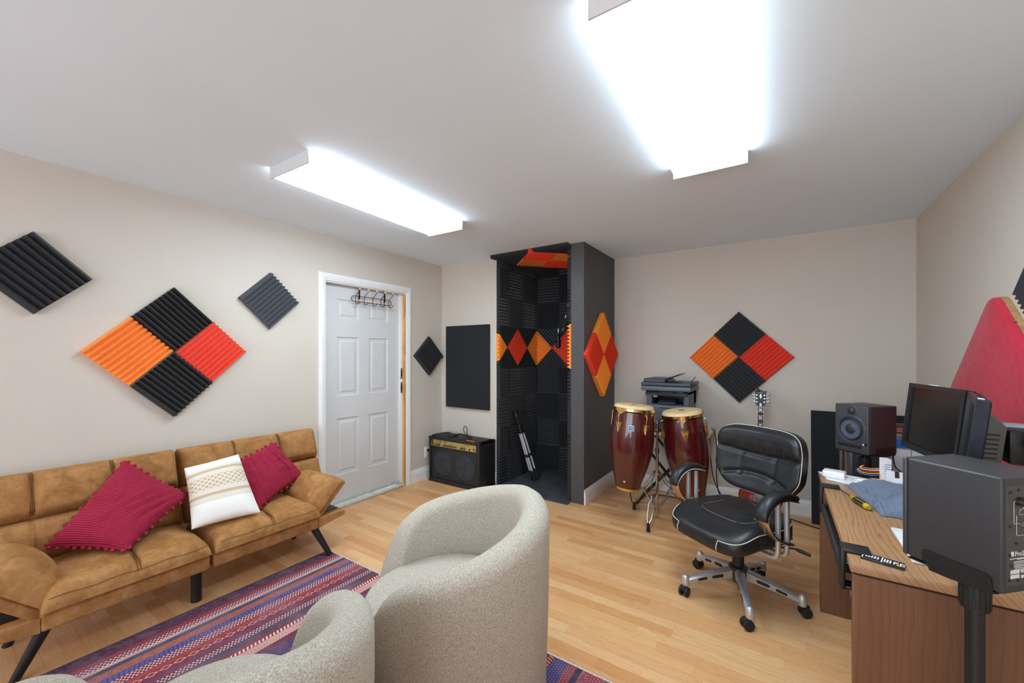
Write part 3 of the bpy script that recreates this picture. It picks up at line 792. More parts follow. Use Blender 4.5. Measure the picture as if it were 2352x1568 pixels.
# ------------------------------------------------------------------ sofa
YM = .922
def sofa():
    t = thing('sofa', 'brown suede split-back futon sofa standing against the left wall', 'sofa', (-2.85, YM, 0))
    gap = .008
    for s in (-1, 1):
        ya, yb = (YM+gap, 1.545) if s > 0 else (2*YM-1.545, YM-gap)
        fr_ = MB().rbox((-3.05, ya, .198), (-2.622, yb, .292), .012, 3)
        emit('base_frame', fr_, M_suede, t)
        # side shelf beyond the arm
        sh = MB(); e = 1.742 if s > 0 else 2*YM-1.742; c = 1.545 if s > 0 else 2*YM-1.545
        P = [(c, .200), (c, .262), (e, .262), (e, .232)]
        vs = [(-3.05, a, z) for a, z in P] + [(-2.624, a, z) for a, z in P]
        sh.add(vs, [(0,1,2,3), (7,6,5,4), (0,4,5,1), (1,5,6,2), (2,6,7,3), (3,7,4,0)])
        emit('side_shelf', sh, M_suede, t)
        emit('shelf_top', MB().box((-3.04, min(c, e)+.006, .262), (-2.70, max(c, e)-.012, .266)), M_black, t, label='black board on the side shelf')
        # seat: two stuffed sections with a rolled front
        l = yb-ya
        sm = l*.515
        st = MB()
        def roll(p, u, w): return p
        puff(st, (-2.596, ya, .288), (0,1,0), (-1,0,0), (0,0,1), l, .47, .088, .055, useams=(sm,), dome=.034, wr=.008, seed=3+s, sd=.02, nin=30)
        seat = emit('seat_cushion', st, M_suede, t, smooth=60)
        for d in (-.006, .006):
            ln = [(-2.596-w, ya+sm+d, .288+.088*sqrt(max(0, 1-(1-min(1, w/.055))**2))-.010+.02*sin(pi*min(1, w/.47))) for w in [.012+.44*i/14 for i in range(15)]]
            emit('stitching', MB().tube(ln, .0014, 5), M_thread, seat)
        pp = MB().tube([(-2.591, ya+.02+(l-.04)*i/12, .345+.004*sin(i*1.7)) for i in range(13)], .0016, 5)
        emit('stitching', pp, M_thread, seat)
        # back: upper padded row of three panels and the lower row
        ba, bb = (YM+gap, 1.812) if s > 0 else (2*YM-1.812, YM-gap)
        lb = bb-ba
        dirv = V((-.36, 0, 1)).normalized(); nv_ = V((1, 0, .36)).normalized()
        p0 = V((-3.055, ba, .37))
        sea = (lb*.333, lb*.667)
        bk = MB()
        puff(bk, p0+dirv*.205, (0,1,0), dirv, nv_, lb, .238, .085, .045, useams=sea, dome=.012, wr=.005, seed=11+s, sd=.018, nin=22)
        up_ = emit('back_cushion', bk, M_suede, t, smooth=60)
        for q in sea:
            for d in (-.007, 0, .007):
                ln = [p0+dirv*(.205+.012+.214*i/10)+V((0, q+d, 0))+nv_*(.085*sqrt(max(0, 1-(1-min(1, (.012+.214*min(i, 10-i)/10)/.045))**2))-.012) for i in range(11)]
                emit('stitching', MB().tube(ln, .0013, 5), M_thread, up_)
        lo = MB()
        puff(lo, p0-dirv*.02, (0,1,0), dirv, nv_, lb, .222, .075, .045, useams=sea, dome=.008, wr=.006, seed=17+s, sd=.018, nin=22)
        emit('lower_back_cushion', lo, M_suede, t, smooth=60)
        bo = MB().rbox((-.045, 0, -.02), (.004, lb, .44), .012, 3, mtx=frame(p0, nv_, (0,1,0), dirv))
        emit('back_panel', bo, M_suede, t)
        # tilted arm: padded flap on a fabric-covered board
        hy = 1.553 if s > 0 else 2*YM-1.553
        av = V((0, s*.70, .715)).normalized(); an = V((0, -s*.715, .70)).normalized()
        A = V((-2.640, hy, .238))
        bd = MB().rbox((0, 0, 0), (.36, .305, .05), .014, 3, mtx=frame(A, (-1,0,0), av, an))
        emit('arm_board', bd, M_suede, t)
        ar = MB()
        def sag(p, u, w): return p
        puff(ar, A+an*.05+V((.012, 0, 0))+av*.012, (-1,0,0), av, an, .40, .285, .10, .075, dome=.045, wr=.008, seed=23+s, nin=16)
        arm = emit('arm_cushion', ar, M_suede, t, smooth=60)
        emit('stitching', MB().tube([A+an*.082+V((.004-.0*i, 0, 0))+av*(.05+.2*i/8) for i in range(9)], .0015, 5), M_thread, arm)
    for px, py, fx, fy, fz in ((-2.66, 1.525, -2.578, 1.598, .0075), (-2.66, .318, -2.690, .232, .001), (-3.0, 1.525, -3.06, 1.6, .001), (-3.0, .318, -3.06, .245, .001)):
        lg = MB().cyl((px, py, .205), (fx, fy, fz), .024, .0165, 20)
        emit('leg', lg, M_leg, t)
    emit('leg', MB().cyl((-2.735, .885, .2), (-2.735, .885, .001), .0255, .0255, 20), M_leg, t)
sofa()

# ------------------------------------------------------------------ scatter cushions
def pillow(m, c00, c10, c11, c01, th, pinch=.10, wr=.006, seed=0., n=26, ridges=None, folds=None):
    """a stuffed square between four corners (counter-clockwise seen from the front)"""
    c00, c10, c11, c01 = map(V, (c00, c10, c11, c01))
    nn = ((c11-c00).cross(c01-c10)).normalized()
    cen = (c00+c10+c11+c01)/4
    S_ = [(1-cos(pi*i/(n-1)))/2 for i in range(n)]
    def edgept(u, v):
        p = c00*(1-u)*(1-v)+c10*u*(1-v)+c11*u*v+c01*(1-u)*v
        k = pinch*(4*u*(1-u)*(abs(2*v-1)**3) + 4*v*(1-v)*(abs(2*u-1)**3))
        return p + (cen-p)*k*.5
    def surf(sg):
        def fn(u, v):
            p = edgept(u, v)
            e = (max(0, 4*u*(1-u))*max(0, 4*v*(1-v)))**.42
            nz = noise.noise(p*11+V((seed, seed, 0)))*wr + noise.noise(p*27+V((0, seed, seed)))*wr*.5
            h = th*e*(1 if sg > 0 else .55) + nz*e
            if folds and sg > 0: h += e*folds(u, v)
            if ridges: h += ridges*abs(sin(u*pi*34))*min(1, e*3)
            return p + nn*(sg*h)
        return fn
    m.grid(surf(1), S_, S_); m.grid(surf(-1), S_, S_)
    return edgept, nn
def wine_mat(name, ang):
    m, nt, b = newmat(name)
    tc = N(nt, 'ShaderNodeTexCoord')
    vec = coords(nt)
    uvn = N(nt, 'ShaderNodeAttribute', attribute_name='across'); sp = N(nt, 'ShaderNodeSeparateXYZ'); L(nt, uvn.outputs['Vector'], sp.inputs[0])
    w = mth(nt, 'ADD', mth(nt, 'MULTIPLY', mth(nt, 'SINE', mth(nt, 'MULTIPLY', sp.outputs['X'], 2*pi*44)), .5), .5)
    n2 = noise_(nt, vec, 160., 3)
    f = mth(nt, 'ADD', mth(nt, 'MULTIPLY', w, .55), mth(nt, 'MULTIPLY', n2, .45))
    L(nt, ramp(nt, f, [(.15, lin((112, 12, 36))), (.55, lin((158, 30, 60))), (.9, lin((180, 52, 80)))]), b.inputs['Base Color'])
    b.inputs['Roughness'].default_value = .85; b.inputs['Specular IOR Level'].default_value = .2
    b.inputs['Sheen Weight'].default_value = .35; b.inputs['Sheen Tint'].default_value = lin((230, 110, 130))
    bump(nt, b, f, .5, .005)
    return m
M_wine = wine_mat('wine_corduroy', 0)
M_pom = plain('wine_pompom', (158, 28, 56), .9, var=.2, nscale=120, bmp=.4, bscale=160)
def set_across(o, n):
    me = o.data; at = me.attributes.new('across', 'FLOAT_VECTOR', 'POINT')
    S_ = [(1-cos(pi*i/(n-1)))/2 for i in range(n)]
    k = 0
    for h in range(2):
        for u in S_:
            for v in S_:
                at.data[k].vector = (u, v, 0); k += 1
def pom_cushion(label, cs, th, seed, npom, folds=None):
    o = sum((V(c) for c in cs), V())/4
    t = thing('scatter_cushion', label, 'cushion', (o.x, o.y, min(c[2] for c in cs)), group='burgundy pompom cushions')
    m = MB(); n = 56
    ep, nn = pillow(m, *cs, th, .13, .013, seed, n, folds=folds)
    c = emit('cover', m, M_wine, t, smooth=70); set_across(c, n)
    proto = None
    inv = WORLD[t.name]
    for k in range(4):
        for i in range(npom[k]):
            f = (i+.5)/npom[k]
            u, v = ((f, 0), (1, f), (1-f, 1), (0, 1-f))[k]
            p = ep(u, v); p = p + (p-V(o)).normalized()*.006
            if proto is None:
                proto = emit('pompom', MB().sphere((0,0,0), .0105, 10), M_pom, None, origin=(0,0,0)); proto.parent = t; q = proto
            else:
                q = proto.copy(); COL.objects.link(q)
            q.location = inv @ (p + V((random.uniform(-.004,.004), random.uniform(-.004,.004), random.uniform(-.004,.004))))
pom_cushion('large burgundy corduroy cushion with pompom edging lying toward the near end of the sofa',
            [(-2.70, .585, .415), (-2.90, .905, .56), (-3.045, .655, .80), (-2.955, .352, .455)], .085, 2.3, (9, 10, 11, 10),
            lambda u, v: sum(-d*math.exp(-((v-a-k*(u-.6)-.05*sin(u*5))/.022)**2)*sstep(.25, .6, u) for a, k, d in ((.13, -.10, .022), (.27, -.22, .014), (.40, -.30, .010), (.55, -.32, .007))) + .016*math.exp(-((v-.05)/.05)**2)*sstep(.3, .6, u))
pom_cushion('burgundy corduroy pompom cushion leaning in the far corner of the sofa behind the white cushion',
            [(-2.76, 1.215, .405), (-2.93, 1.60, .50), (-3.02, 1.435, .762), (-2.985, 1.13, .665)], .075, 7.1, (9, 10, 9, 9),
            lambda u, v: sum(-d*math.exp(-((u-a-k*(v-.5)-.04*sin(v*6))/.022)**2) for a, k, d in ((.74, .12, .018), (.86, -.1, .012), (.58, .3, .010), (.40, .35, .009), (.25, .3, .007))))
def white_mat():
    m, nt, b = newmat('white_woven_cushion')
    at = N(nt, 'ShaderNodeAttribute', attribute_name='across'); sp = N(nt, 'ShaderNodeSeparateXYZ'); L(nt, at.outputs['Vector'], sp.inputs[0])
    u, v = sp.outputs['X'], sp.outputs['Y']
    def band(a, b_): return mth(nt, 'MULTIPLY', mth(nt, 'GREATER_THAN', v, a), mth(nt, 'LESS_THAN', v, b_))
    tan = lin((190, 156, 106)); crm = lin((222, 214, 202)); wh = lin((240, 238, 232))
    c = mixc(nt, band(.30, .86), wh, crm)
    # lattice of diamonds in the middle
    fu = mth(nt, 'ABSOLUTE', mth(nt, 'SUBTRACT', mth(nt, 'FRACT', mth(nt, 'MULTIPLY', u, 9.)), .5)); fv = mth(nt, 'ABSOLUTE', mth(nt, 'SUBTRACT', mth(nt, 'FRACT', mth(nt, 'MULTIPLY', v, 14.)), .5))
    d = mth(nt, 'ADD', fu, fv)
    lat = mth(nt, 'GREATER_THAN', mth(nt, 'ABSOLUTE', mth(nt, 'SUBTRACT', d, .5)), .27)
    dots = mth(nt, 'SUBTRACT', 1., mth(nt, 'LESS_THAN', mth(nt, 'ABSOLUTE', mth(nt, 'SUBTRACT', d, .5)), .16))
    c = mixc(nt, mth(nt, 'MULTIPLY', band(.50, .71), mth(nt, 'MULTIPLY', dots, .75)), c, tan)
    # braids
    for a, b_ in ((.385, .43), (.775, .82)):
        vv = mth(nt, 'MULTIPLY', mth(nt, 'SUBTRACT', v, a), 1/(b_-a))
        br = mth(nt, 'SINE', mth(nt, 'ADD', mth(nt, 'MULTIPLY', u, 180.), mth(nt, 'MULTIPLY', mth(nt, 'ABSOLUTE', mth(nt, 'SUBTRACT', vv, .5)), 9.)))
        c = mixc(nt, mth(nt, 'MULTIPLY', band(a, b_), mth(nt, 'ADD', mth(nt, 'MULTIPLY', br, .3), .7)), c, tan)
    L(nt, c, b.inputs['Base Color']); b.inputs['Roughness'].default_value = .9; b.inputs['Specular IOR Level'].default_value = .2
    vec = coords(nt); bump(nt, b, noise_(nt, vec, 300., 2), .15, .002)
    return m
def white_cushion():
    cs = [(-2.75, .868, .405), (-2.665, 1.190, .415), (-2.93, 1.175, .742), (-2.95, .895, .712)]
    m = MB(); n = 36
    pillow(m, *cs, .075, .07, .006, 4.4, n)
    o = emit('scatter_cushion', m, white_mat(), smooth=70, label='white cushion with tan braided bands leaning between the two burgundy cushions', cat='cushion')
    set_across(o, n)
white_cushion()

# ------------------------------------------------------------------ tub chairs
def boucle_mat():
    m, nt, b = newmat('oatmeal_boucle')
    vec = coords(nt)
    vo = N(nt, 'ShaderNodeTexVoronoi'); vo.inputs['Scale'].default_value = 190; L(nt, vec, vo.inputs['Vector'])
    n1 = noise_(nt, vec, 210., 3, .7); n2 = noise_(nt, vec, 480., 2)
    f = mth(nt, 'ADD', mth(nt, 'MULTIPLY', n1, .6), mth(nt, 'MULTIPLY', n2, .4))
    L(nt, ramp(nt, f, [(.32, lin((138, 125, 108))), (.5, lin((190, 181, 166))), (.68, lin((222, 216, 205)))]), b.inputs['Base Color'])
    b.inputs['Roughness'].default_value = .95; b.inputs['Specular IOR Level'].default_value = .15
    h = mth(nt, 'ADD', mth(nt, 'MULTIPLY', vo.outputs['Distance'], -.8), n2)
    bump(nt, b, h, .6, .004)
    return m
M_boucle = boucle_mat()
def tub_chair(label, loc, rz):
    """local +y is the way the chair faces"""
    t = thing('tub_chair', label, 'armchair', loc, rz, 'oatmeal tub chairs on the rug', local=True)
    Ro, th = TUB['R'], TUB['th']
    HN = [(0, .785), (20, .778), (40, .752), (60, .722), (80, .690), (95, .668), (110, .640), (120, .605), (130, .545), (140, .40), (150, .20), (165, .11), (180, .09)]
    def H(a):                      # rim height by angle from the back
        a = abs(math.degrees(a))
        for i in range(len(HN)-1):
            if HN[i][0] <= a <= HN[i+1][0]+1e-6:
                p0 = HN[max(i-1, 0)][1]; p1 = HN[i][1]; p2 = HN[i+1][1]; p3 = HN[min(i+2, len(HN)-1)][1]
                t = (a-HN[i][0])/(HN[i+1][0]-HN[i][0])
                m1 = (p2-p0)/2; m2 = (p3-p1)/2
                return p1*(2*t**3-3*t*t+1)+m1*(t**3-2*t*t+t)+p2*(3*t*t-2*t**3)+m2*(t**3-t*t)
        return .09
    def T(a):                      # wall thickness
        return th*(1-.35*sstep(.75, .95, abs(a)/pi))
    na = 168
    prof = 0
    us = [-pi+2*pi*i/na for i in range(na)]
    vs = list(range(18))
    def fn(a, k):
        h, tk = H(a), T(a); z0 = .02
        sx, sy = TUB['sx'], TUB['sy']
        if k <= 6:
            z = z0+(h-tk*.5-z0)*k/6; r = Ro - .015*(1-k/6)**2
        elif k <= 14:
            b = (k-6)/8*pi; r = Ro-tk/2+cos(b)*tk/2; z = h-tk*.5+sin(b)*tk*.5
        else:
            r = Ro-tk; z = lerp(h-tk*.5, .12, (k-14)/3)
        d = noise.noise(V((cos(a)*4, sin(a)*4, z*5)))*.004
        return V((sin(a)*(r+d)*sx, -cos(a)*(r+d)*sy, z))
    m = MB(); m.grid(fn, us, vs, cu=True)
    k = len(vs)
    m.f.append([i*k for i in range(na)]); m.mi.append(0)
    m.f.append([i*k+k-1 for i in range(na)]); m.mi.append(0)
    emit('shell', m, M_boucle, t, smooth=60)
    s = MB(); zt = TUB['seat']; n = 64
    prof = [(.0, .10), (.96, .10), (1.0, .13), (1.0, zt-.05), (.992, zt-.022), (.965, zt-.007), (.91, zt+.001), (.6, zt+.012), (.3, zt+.017), (0.001, zt+.018)]
    def fs(a, k):
        r, z = prof[k]; ri = Ro-th*.93
        fr_ = .5+.5*cos(a)                       # 1 at the front
        x = sin(a)*ri*TUB['sx']*r; y = cos(a)*(ri*TUB['sy']*r + (th*.38)*r*sstep(.35, 1, fr_))
        return V((x, y, z))
    s.grid(fs, [2*pi*i/n for i in range(n)], list(range(len(prof))), cu=True)
    emit('seat_cushion', s, M_boucle, t, smooth=60)
    return t
TUB = dict(R=.413, th=.12, sx=1.0, sy=1.0, seat=.415)
tub_chair('oatmeal boucle tub chair in the middle of the room, whole back in view', (-1.140, 1.245, .006), R(134.5))
tub_chair('oatmeal boucle tub chair in the foreground, cut off by the bottom of the photo', (-1.187, .386, .006), R(65))
# ------------------------------------------------------------------ office chair
def leather_mat():
    m, nt, b = newmat('black_leather')
    vec = coords(nt)
    n = noise_(nt, vec, 8., 3)
    L(nt, ramp(nt, n, [(.3, lin((24, 25, 28))), (.7, lin((34, 36, 40)))]), b.inputs['Base Color'])
    b.inputs['Roughness'].default_value = .40; b.inputs['Specular IOR Level'].default_value = .5
    vo = N(nt, 'ShaderNodeTexVoronoi'); vo.inputs['Scale'].default_value = 420; L(nt, vec, vo.inputs['Vector'])
    h = mth(nt, 'ADD', mth(nt, 'MULTIPLY', vo.outputs['Distance'], .35), mth(nt, 'MULTIPLY', noise_(nt, vec, 26., 4, .6, .8), 2.2))
    bump(nt, b, h, .16, .003)
    return m
M_lea = leather_mat()
M_pipe = plain('pale_piping', (206, 202, 190), .5)
M_silver = plain('satin_silver', (200, 201, 204), .45, .7, var=.04)
M_champ = plain('satin_champagne', (196, 172, 146), .34, 1., var=.05)
M_rub = plain('black_rubber', (26, 26, 27), .6, var=.15)
M_hub = plain('dark_grey_plastic', (44, 44, 46), .42, var=.1)
def office_chair():
    t = thing('office_chair', 'black leather swivel office chair with silver arms and five casters', 'office chair', (-.188, 2.642, 0), R(145), local=True)
        # star base (own turn): measured spokes in the world at -148, -76, -4, 68, 140 degrees
    for k in range(5):
        a = R(-148+72*k-145); d = V((cos(a), sin(a), 0)); s_ = V((-sin(a), cos(a), 0))
        sp = MB()
        n = 12; L0, L1 = .035, .300
        def z_top(u): return .165-.050*u-.020*u*u
        rows = []
        for i in range(n+1):
            u = i/n; r = lerp(L0, L1, u); w_ = lerp(.026, .016, u); h = lerp(.055, .026, u); zt = z_top(u)
            c = d*r
            rows.append([c+s_*w_*.6+V((0,0,zt)), c+s_*w_+V((0,0,zt-.008)), c+s_*w_*.8+V((0,0,zt-h)), c-s_*w_*.8+V((0,0,zt-h)), c-s_*w_+V((0,0,zt-.008)), c-s_*w_*.6+V((0,0,zt))])
        vs = [p for r in rows for p in r]
        fs = [(i*6+j, i*6+(j+1) % 6, (i+1)*6+(j+1) % 6, (i+1)*6+j) for i in range(n) for j in range(6)]
        fs += [tuple(range(6)), tuple(n*6+j for j in reversed(range(6)))]
        sp.add(vs, fs)
        spoke = emit('spoke', sp, M_silver, t, smooth=50)
        for u0, u1 in ((.22, .46), (.56, .76)):
            for q in (-1, 1):
                sl = MB()
                pts = []
                for i in range(9):
                    u = lerp(u0, u1, i/8); r = lerp(L0, L1, u); w_ = lerp(.026, .016, u)*.93; h = lerp(.055, .026, u)
                    pts.append((d*r+s_*(q*w_)+V((0,0,z_top(u)-.006-h*.42)), h*.22*(1 if 0 < i < 8 else .4)))
                sl.tube([p for p, _ in pts], [(r_, .0022) for _, r_ in pts], 10, flat=(0,0,1))
                emit('spoke_slot', sl, M_rub, spoke, label='dark slot in the spoke')
        c = d*.300
        bl_ = MB().lathe([(.0, .058), (.020, .058), (.021, .075), (.021, .098), (.017, .110), (.009, .116), (.0, .117)], 20, Matrix.Translation(c))
        emit('spoke_end', bl_, M_silver, spoke)
        ca = a+R((40, -70, 30, 100, 10)[k]); cd = V((cos(ca), sin(ca), 0)); cs_ = V((-sin(ca), cos(ca), 0))
        cc = c+cd*.014
        hood = MB().rbox((-.020, -.012, .030), (.022, .012, .060), .009, 3, Matrix.Translation(cc) @ Matrix.Rotation(ca, 4, 'Z'))
        cst = emit('caster', hood, M_rub, t)
        for q in (-1, 1):
            emit('caster_wheel', MB().lathe([(0, -.009), (.018, -.009), (.0258, -.006), (.0268, 0), (.0258, .006), (.018, .009), (0, .009)], 24, axis_mtx(cc+cs_*(q*.017)+V((0,0,.0272)), cs_)), M_rub, cst)
    hb = MB().lathe([(0, .085), (.030, .085), (.034, .10), (.048, .112), (.052, .15), (.048, .172), (.030, .178), (0, .178)], 28)
    emit('hub', hb, M_hub, t)
    emit('gas_column', MB().lathe([(0, .175), (.030, .175), (.0305, .285), (.029, .29), (.029, .385), (0, .385)], 28), M_rub, t)
    emit('tilt_mechanism', MB().rbox((-.085, -.10, .350), (.085, .16, .392), .012, 2), M_hub, t)
    emit('tension_knob', MB().cyl((0, .16, .345), (0, .205, .325), .022, .020, 18), M_rub, t)
    lev = MB().tube(spline([(-.03, 0, .368), (-.18, -.02, .365), (-.28, -.06, .385), (-.335, -.075, .378)], 5), .0048, 8)
    lv = emit('lever', lev, M_rub, t)
    emit('lever_grip', MB().tube([(-.285, -.062, .385), (-.30, -.066, .383), (-.345, -.078, .378)], [.007, .0095, .0085], 12), M_rub, lv)
    # seat: waterfall front
    SW, yb, yf = .256, -.20, .318
    def srim(a, f=1.):
        x = cos(a); y = sin(a)
        p = 4.4
        k = (abs(x)**p+abs(y)**p)**(-1/p)
        X, Y = x*k*SW*f, y*k*(yf-yb)/2*f+(yf+yb)/2
        X *= 1-.10*sstep(.02, -.2, Y)
        return X, Y
    st = MB(); n = 72
    prof = [(.86, .386, 0), (.95, .388, 0), (.99, .394, 0), (1.0, .415, 0), (1.0, .452, 0), (.985, .470, 0), (.955, .482, 0), (.90, .490, 0), (.80, .494, 0), (.62, .492, 1), (.4, .488, 1), (.2, .486, 1), (.01, .485, 1)]
    def seatp(a, k):
        f, z, _ = prof[k]; X, Y = srim(a, f)
        z += .012*(X/SW)**2*(1 if k > 6 else .5)
        z -= .045*sstep(.15, .31, Y)*(1 if k > 3 else .6)
        z += .018*sstep(-.05, -.22, Y)*(k > 3)
        q = V((X*18, Y*18, 1.0)); 
        if k > 6: z += .0035*noise.noise(q*.7)
        # stitched inner pad
        r = max(abs(X)/(SW*.60), abs(Y-.0)/.155)
        if k > 6: z -= .008*math.exp(-((r-1)/.07)**2)
        return V((X, Y, z))
    prof2 = []
    st.grid(seatp, [2*pi*i/n for i in range(n)], list(range(len(prof))), cu=True)
    m0 = len(st.v)
    kk = len(prof); st.f.append([i*kk for i in range(n)]); st.mi.append(0); st.f.append([i*kk+kk-1 for i in range(n)]); st.mi.append(0)
    seat = emit('seat', st, M_lea, t, smooth=70)
    for side in (0, 1):
        aa = [lerp(-38, 62, i/30) if side == 0 else lerp(218, 118, i/30) for i in range(31)]
        pts = [seatp(R(a_), 5)+V((cos(R(a_))*.002, 0, .001)) for a_ in aa]
        fr0 = pts[-1]; pts += [V((fr0.x*1.0, fr0.y+.012, fr0.z-.025)), V((fr0.x*.99, fr0.y+.010, fr0.z-.05))]
        emit('piping', MB().tube(pts, .0024, 6), M_pipe, seat, label='pale piping along the seat side')
    sq_ = []
    for i in range(40):
        a = 2*pi*i/40; k = (abs(cos(a))**5+abs(sin(a))**5)**(-1/5); X = cos(a)*k*SW*.60; Y = sin(a)*k*.155
        sq_.append((X, Y, .4885+.012*(X/SW)**2 + .018*sstep(-.05, -.22, Y) - .045*sstep(.15, .31, Y)-.0015))
    emit('seat_stitching', MB().tube(sq_, .0017, 5, closed=True), plain('grey_thread', (120, 120, 122), .7), seat)
    emit('seat_shell', MB().rbox((-.20, -.17, .378), (.20, .22, .392), .006, 2), M_rub, t)
    # back
    BW = .266
    lean = R(12)
    def bframe(w, v, h):           # w across, v up 0..1, h out of the front
        z = .575+.380*v
        y = -.150 - .405*v*sin(lean)*1.05 + .035*(v-.42)**2*4*0 - .055*(1-(w/BW)**2)*.0
        y += .050*(w/BW)**2                              # wraps forward at the sides
        y -= .03*sin(pi*min(1, v*1.2))*.6
        return V((w, y+h*cos(lean), z+h*sin(lean)*.6))
    def brim(a, f):
        x = cos(a); y = sin(a); p = 4.6
        k = (abs(x)**p+abs(y)**p)**(-1/p)
        X, Y = x*k*BW*f, .5+.5*y*k*f
        X *= 1-.20*sstep(.38, 0, Y)
        return X, Y
    bk = MB()
    bp = [(.80, -.034), (.97, -.032), (1.0, -.022), (1.0, .012), (.993, .027), (.968, .037), (.90, .0405), (.80, .046), (.68, .048), (.55, .049), (.42, .049), (.28, .049), (.14, .049), (.01, .049)]
    def gath(X, Y):
        h = 0.
        h -= .016*math.exp(-((Y-(.62-.05*(1-(X/BW)**2)))/.035)**2)        # curved seam under the head roll
        h -= .016*math.exp(-((Y-(.22+.07*(1-(X/.17)**2)))/.03)**2)*(abs(X) < .2)   # lumbar seam
        if .20 < Y < .62:
            g = math.exp(-(X/.10)**2)
            h += .0042*g*sin(X*230+5*noise.noise(V((X*9, Y*5, 0))))*sin(pi*(Y-.20)/.42)
            h -= .008*math.exp(-((abs(X)-.105)/.012)**2)
        if Y > .62: h += .0035*sin(X*70+4*noise.noise(V((X*6, Y*3, 3))))*math.exp(-((Y-.62)/.16)**2)
        h += .004*noise.noise(V((X*9, Y*4, 5)))
        return h
    def backp(a, k):
        f, h = bp[k]; X, Y = brim(a, f)
        e = 1 if k > 5 else (0 if k < 5 else .5)
        return bframe(X, Y, h+e*(gath(X, Y)+.012*(Y > .62)*sstep(.62, .75, Y)*sstep(1, .9, Y)))
    # radial grid is too coarse at the centre for the gathers: lay a fine sheet instead
    rim_k = 4
    n = 80
    bk.grid(backp, [2*pi*i/n for i in range(n)], list(range(rim_k+1)), cu=True)
    bk.f.append([i*(rim_k+1) for i in range(n)]); bk.mi.append(0)
    NN = 52
    def sheet(i, j):
        sx, sy = -1+2*i/NN, -1+2*j/NN
        sx = math.copysign(1-(1-abs(sx))**1.35, sx); sy = math.copysign(1-(1-abs(sy))**1.35, sy)
        rho = max(abs(sx), abs(sy)); a = math.atan2(sy, sx)
        X, Y = brim(a, .993*rho)
        e = sqrt(max(0, 1-(1-min(1, (1-rho)/.16))**2))
        return bframe(X, Y, .027+.0225*e+e*(gath(X, Y)+.012*sstep(.62, .75, Y)*sstep(1, .9, Y)))
    bk.grid(sheet, list(range(NN+1)), list(range(NN+1)))
    back = emit('backrest', bk, M_lea, t, smooth=75)
    emit('piping', MB().tube([backp(2*pi*i/n, 4)+V((0, .001, 0)) for i in range(n)], .0024, 6, closed=True), M_pipe, back, label='pale piping round the backrest')
    br = MB()
    for q in (-1, 1):
        br.add([], [])
        prs = spline([(q*.055, -.06, .366), (q*.055, -.17, .372), (q*.055, -.232, .43), (q*.058, -.240, .52), (q*.06, -.238, .62)], 6)
        emit('back_bracket', MB().tube(prs, [(.020, .006)]*len(prs), 12, flat=(1,0,0)), M_silver, t)
    emit('bracket_bar', MB().rbox((-.055, -.244, .50), (.055, -.234, .53), .004, 2), M_silver, t)
    # arms
    for q in (-1, 1):
        x = q*.290
        arc = spline([(x, -.045, .640), (x, .04, .660), (x, .115, .655), (x, .170, .622), (x, .188, .575), (x, .168, .525), (x, .115, .475), (x, .045, .438), (x, -.005, .424)], 7)
        k = len(arc)
        arm = emit('armrest', MB().tube(arc, [(.0055, lerp(.022, .032, sin(pi*min(1, i/k*1.1)))) for i in range(k)], 14, flat=(0,0,1)), M_champ, t, label='satin metal arm loop')
        tr = MB()
        for e in (-1, 1):
            pass
        inner = [V(p) + V((0, 0, 0)) for p in arc]
        emit('arm_liner', MB().tube([p+V((0, -.006 if i > k*.4 else 0, -.004 if i < k*.4 else .002)) for i, p in enumerate(inner)], [(.005, .026)]*k, 12, flat=(0,0,1)), M_rub, arm, label='black rubber lining inside the arm loop')
        pad = spline([(x, -.055, .650), (x, .015, .675), (x, .09, .682), (x, .158, .655), (x, .197, .605), (x, .200, .575)], 6)
        kp = len(pad)
        emit('arm_pad', MB().tube(pad, [(lerp(.008, .022, sin(pi*min(.97, max(.1, i/(kp-1))))**.6), lerp(.018, .034, min(1, i/(kp-1)*2.5))) for i in range(kp)], 20, flat=(0,0,1)), M_lea, arm, label='padded black arm top')
        emit('pad_piping', MB().tube([p+V((q*-.0, -.0, -.014))+V((-q*.032, 0, 0)) for p in pad[3:-2]], .0025, 6), M_pipe, arm)
        for yy in (.015, .080):
            pst = spline([(x, yy, .652), (x, yy, .56), (x, yy, .44), (x-q*.004, yy, .385), (x-q*.03, yy, .362), (x-q*.14, yy*.9, .358), (x-q*.22, yy*.8, .366)], 6)
            emit('arm_post', MB().tube(pst, .0125, 14), M_silver, arm, label='silver arm tube')
office_chair()
# ------------------------------------------------------------------ desk and what stands on it
M_dtop = wood_lines('walnut_laminate_top', (184, 140, 100), (146, 104, 68), 'Y', .016, .38, .45, .7, 7.)
M_dpan = wood_lines('walnut_laminate_panel', (148, 102, 70), (96, 62, 42), 'Z', .021, .42, .8, .35, 4.)
def desk():
    t = thing('desk', 'walnut laminate desk along the right wall with two black clamps on its edge', 'desk', (.53, 2.176, 0))
    emit('desktop', MB().rbox((.188, 1.597, .723), (.832, 2.757, .75), .0025, 2), M_dtop, t)
    for y0, y1 in ((1.600, 1.632), (2.722, 2.754)):
        emit('end_panel', MB().rbox((.194, y0, .0), (.828, y1, .717), .002, 1), M_dpan, t, label='darker walnut end panel')
    emit('shadow_gap', MB().box((.20, 1.606, .716), (.82, 2.748, .7235)), M_black, t)
    emit('modesty_panel', MB().box((.78, 1.632, .25), (.80, 2.722, .717)), M_dpan, t)
desk()
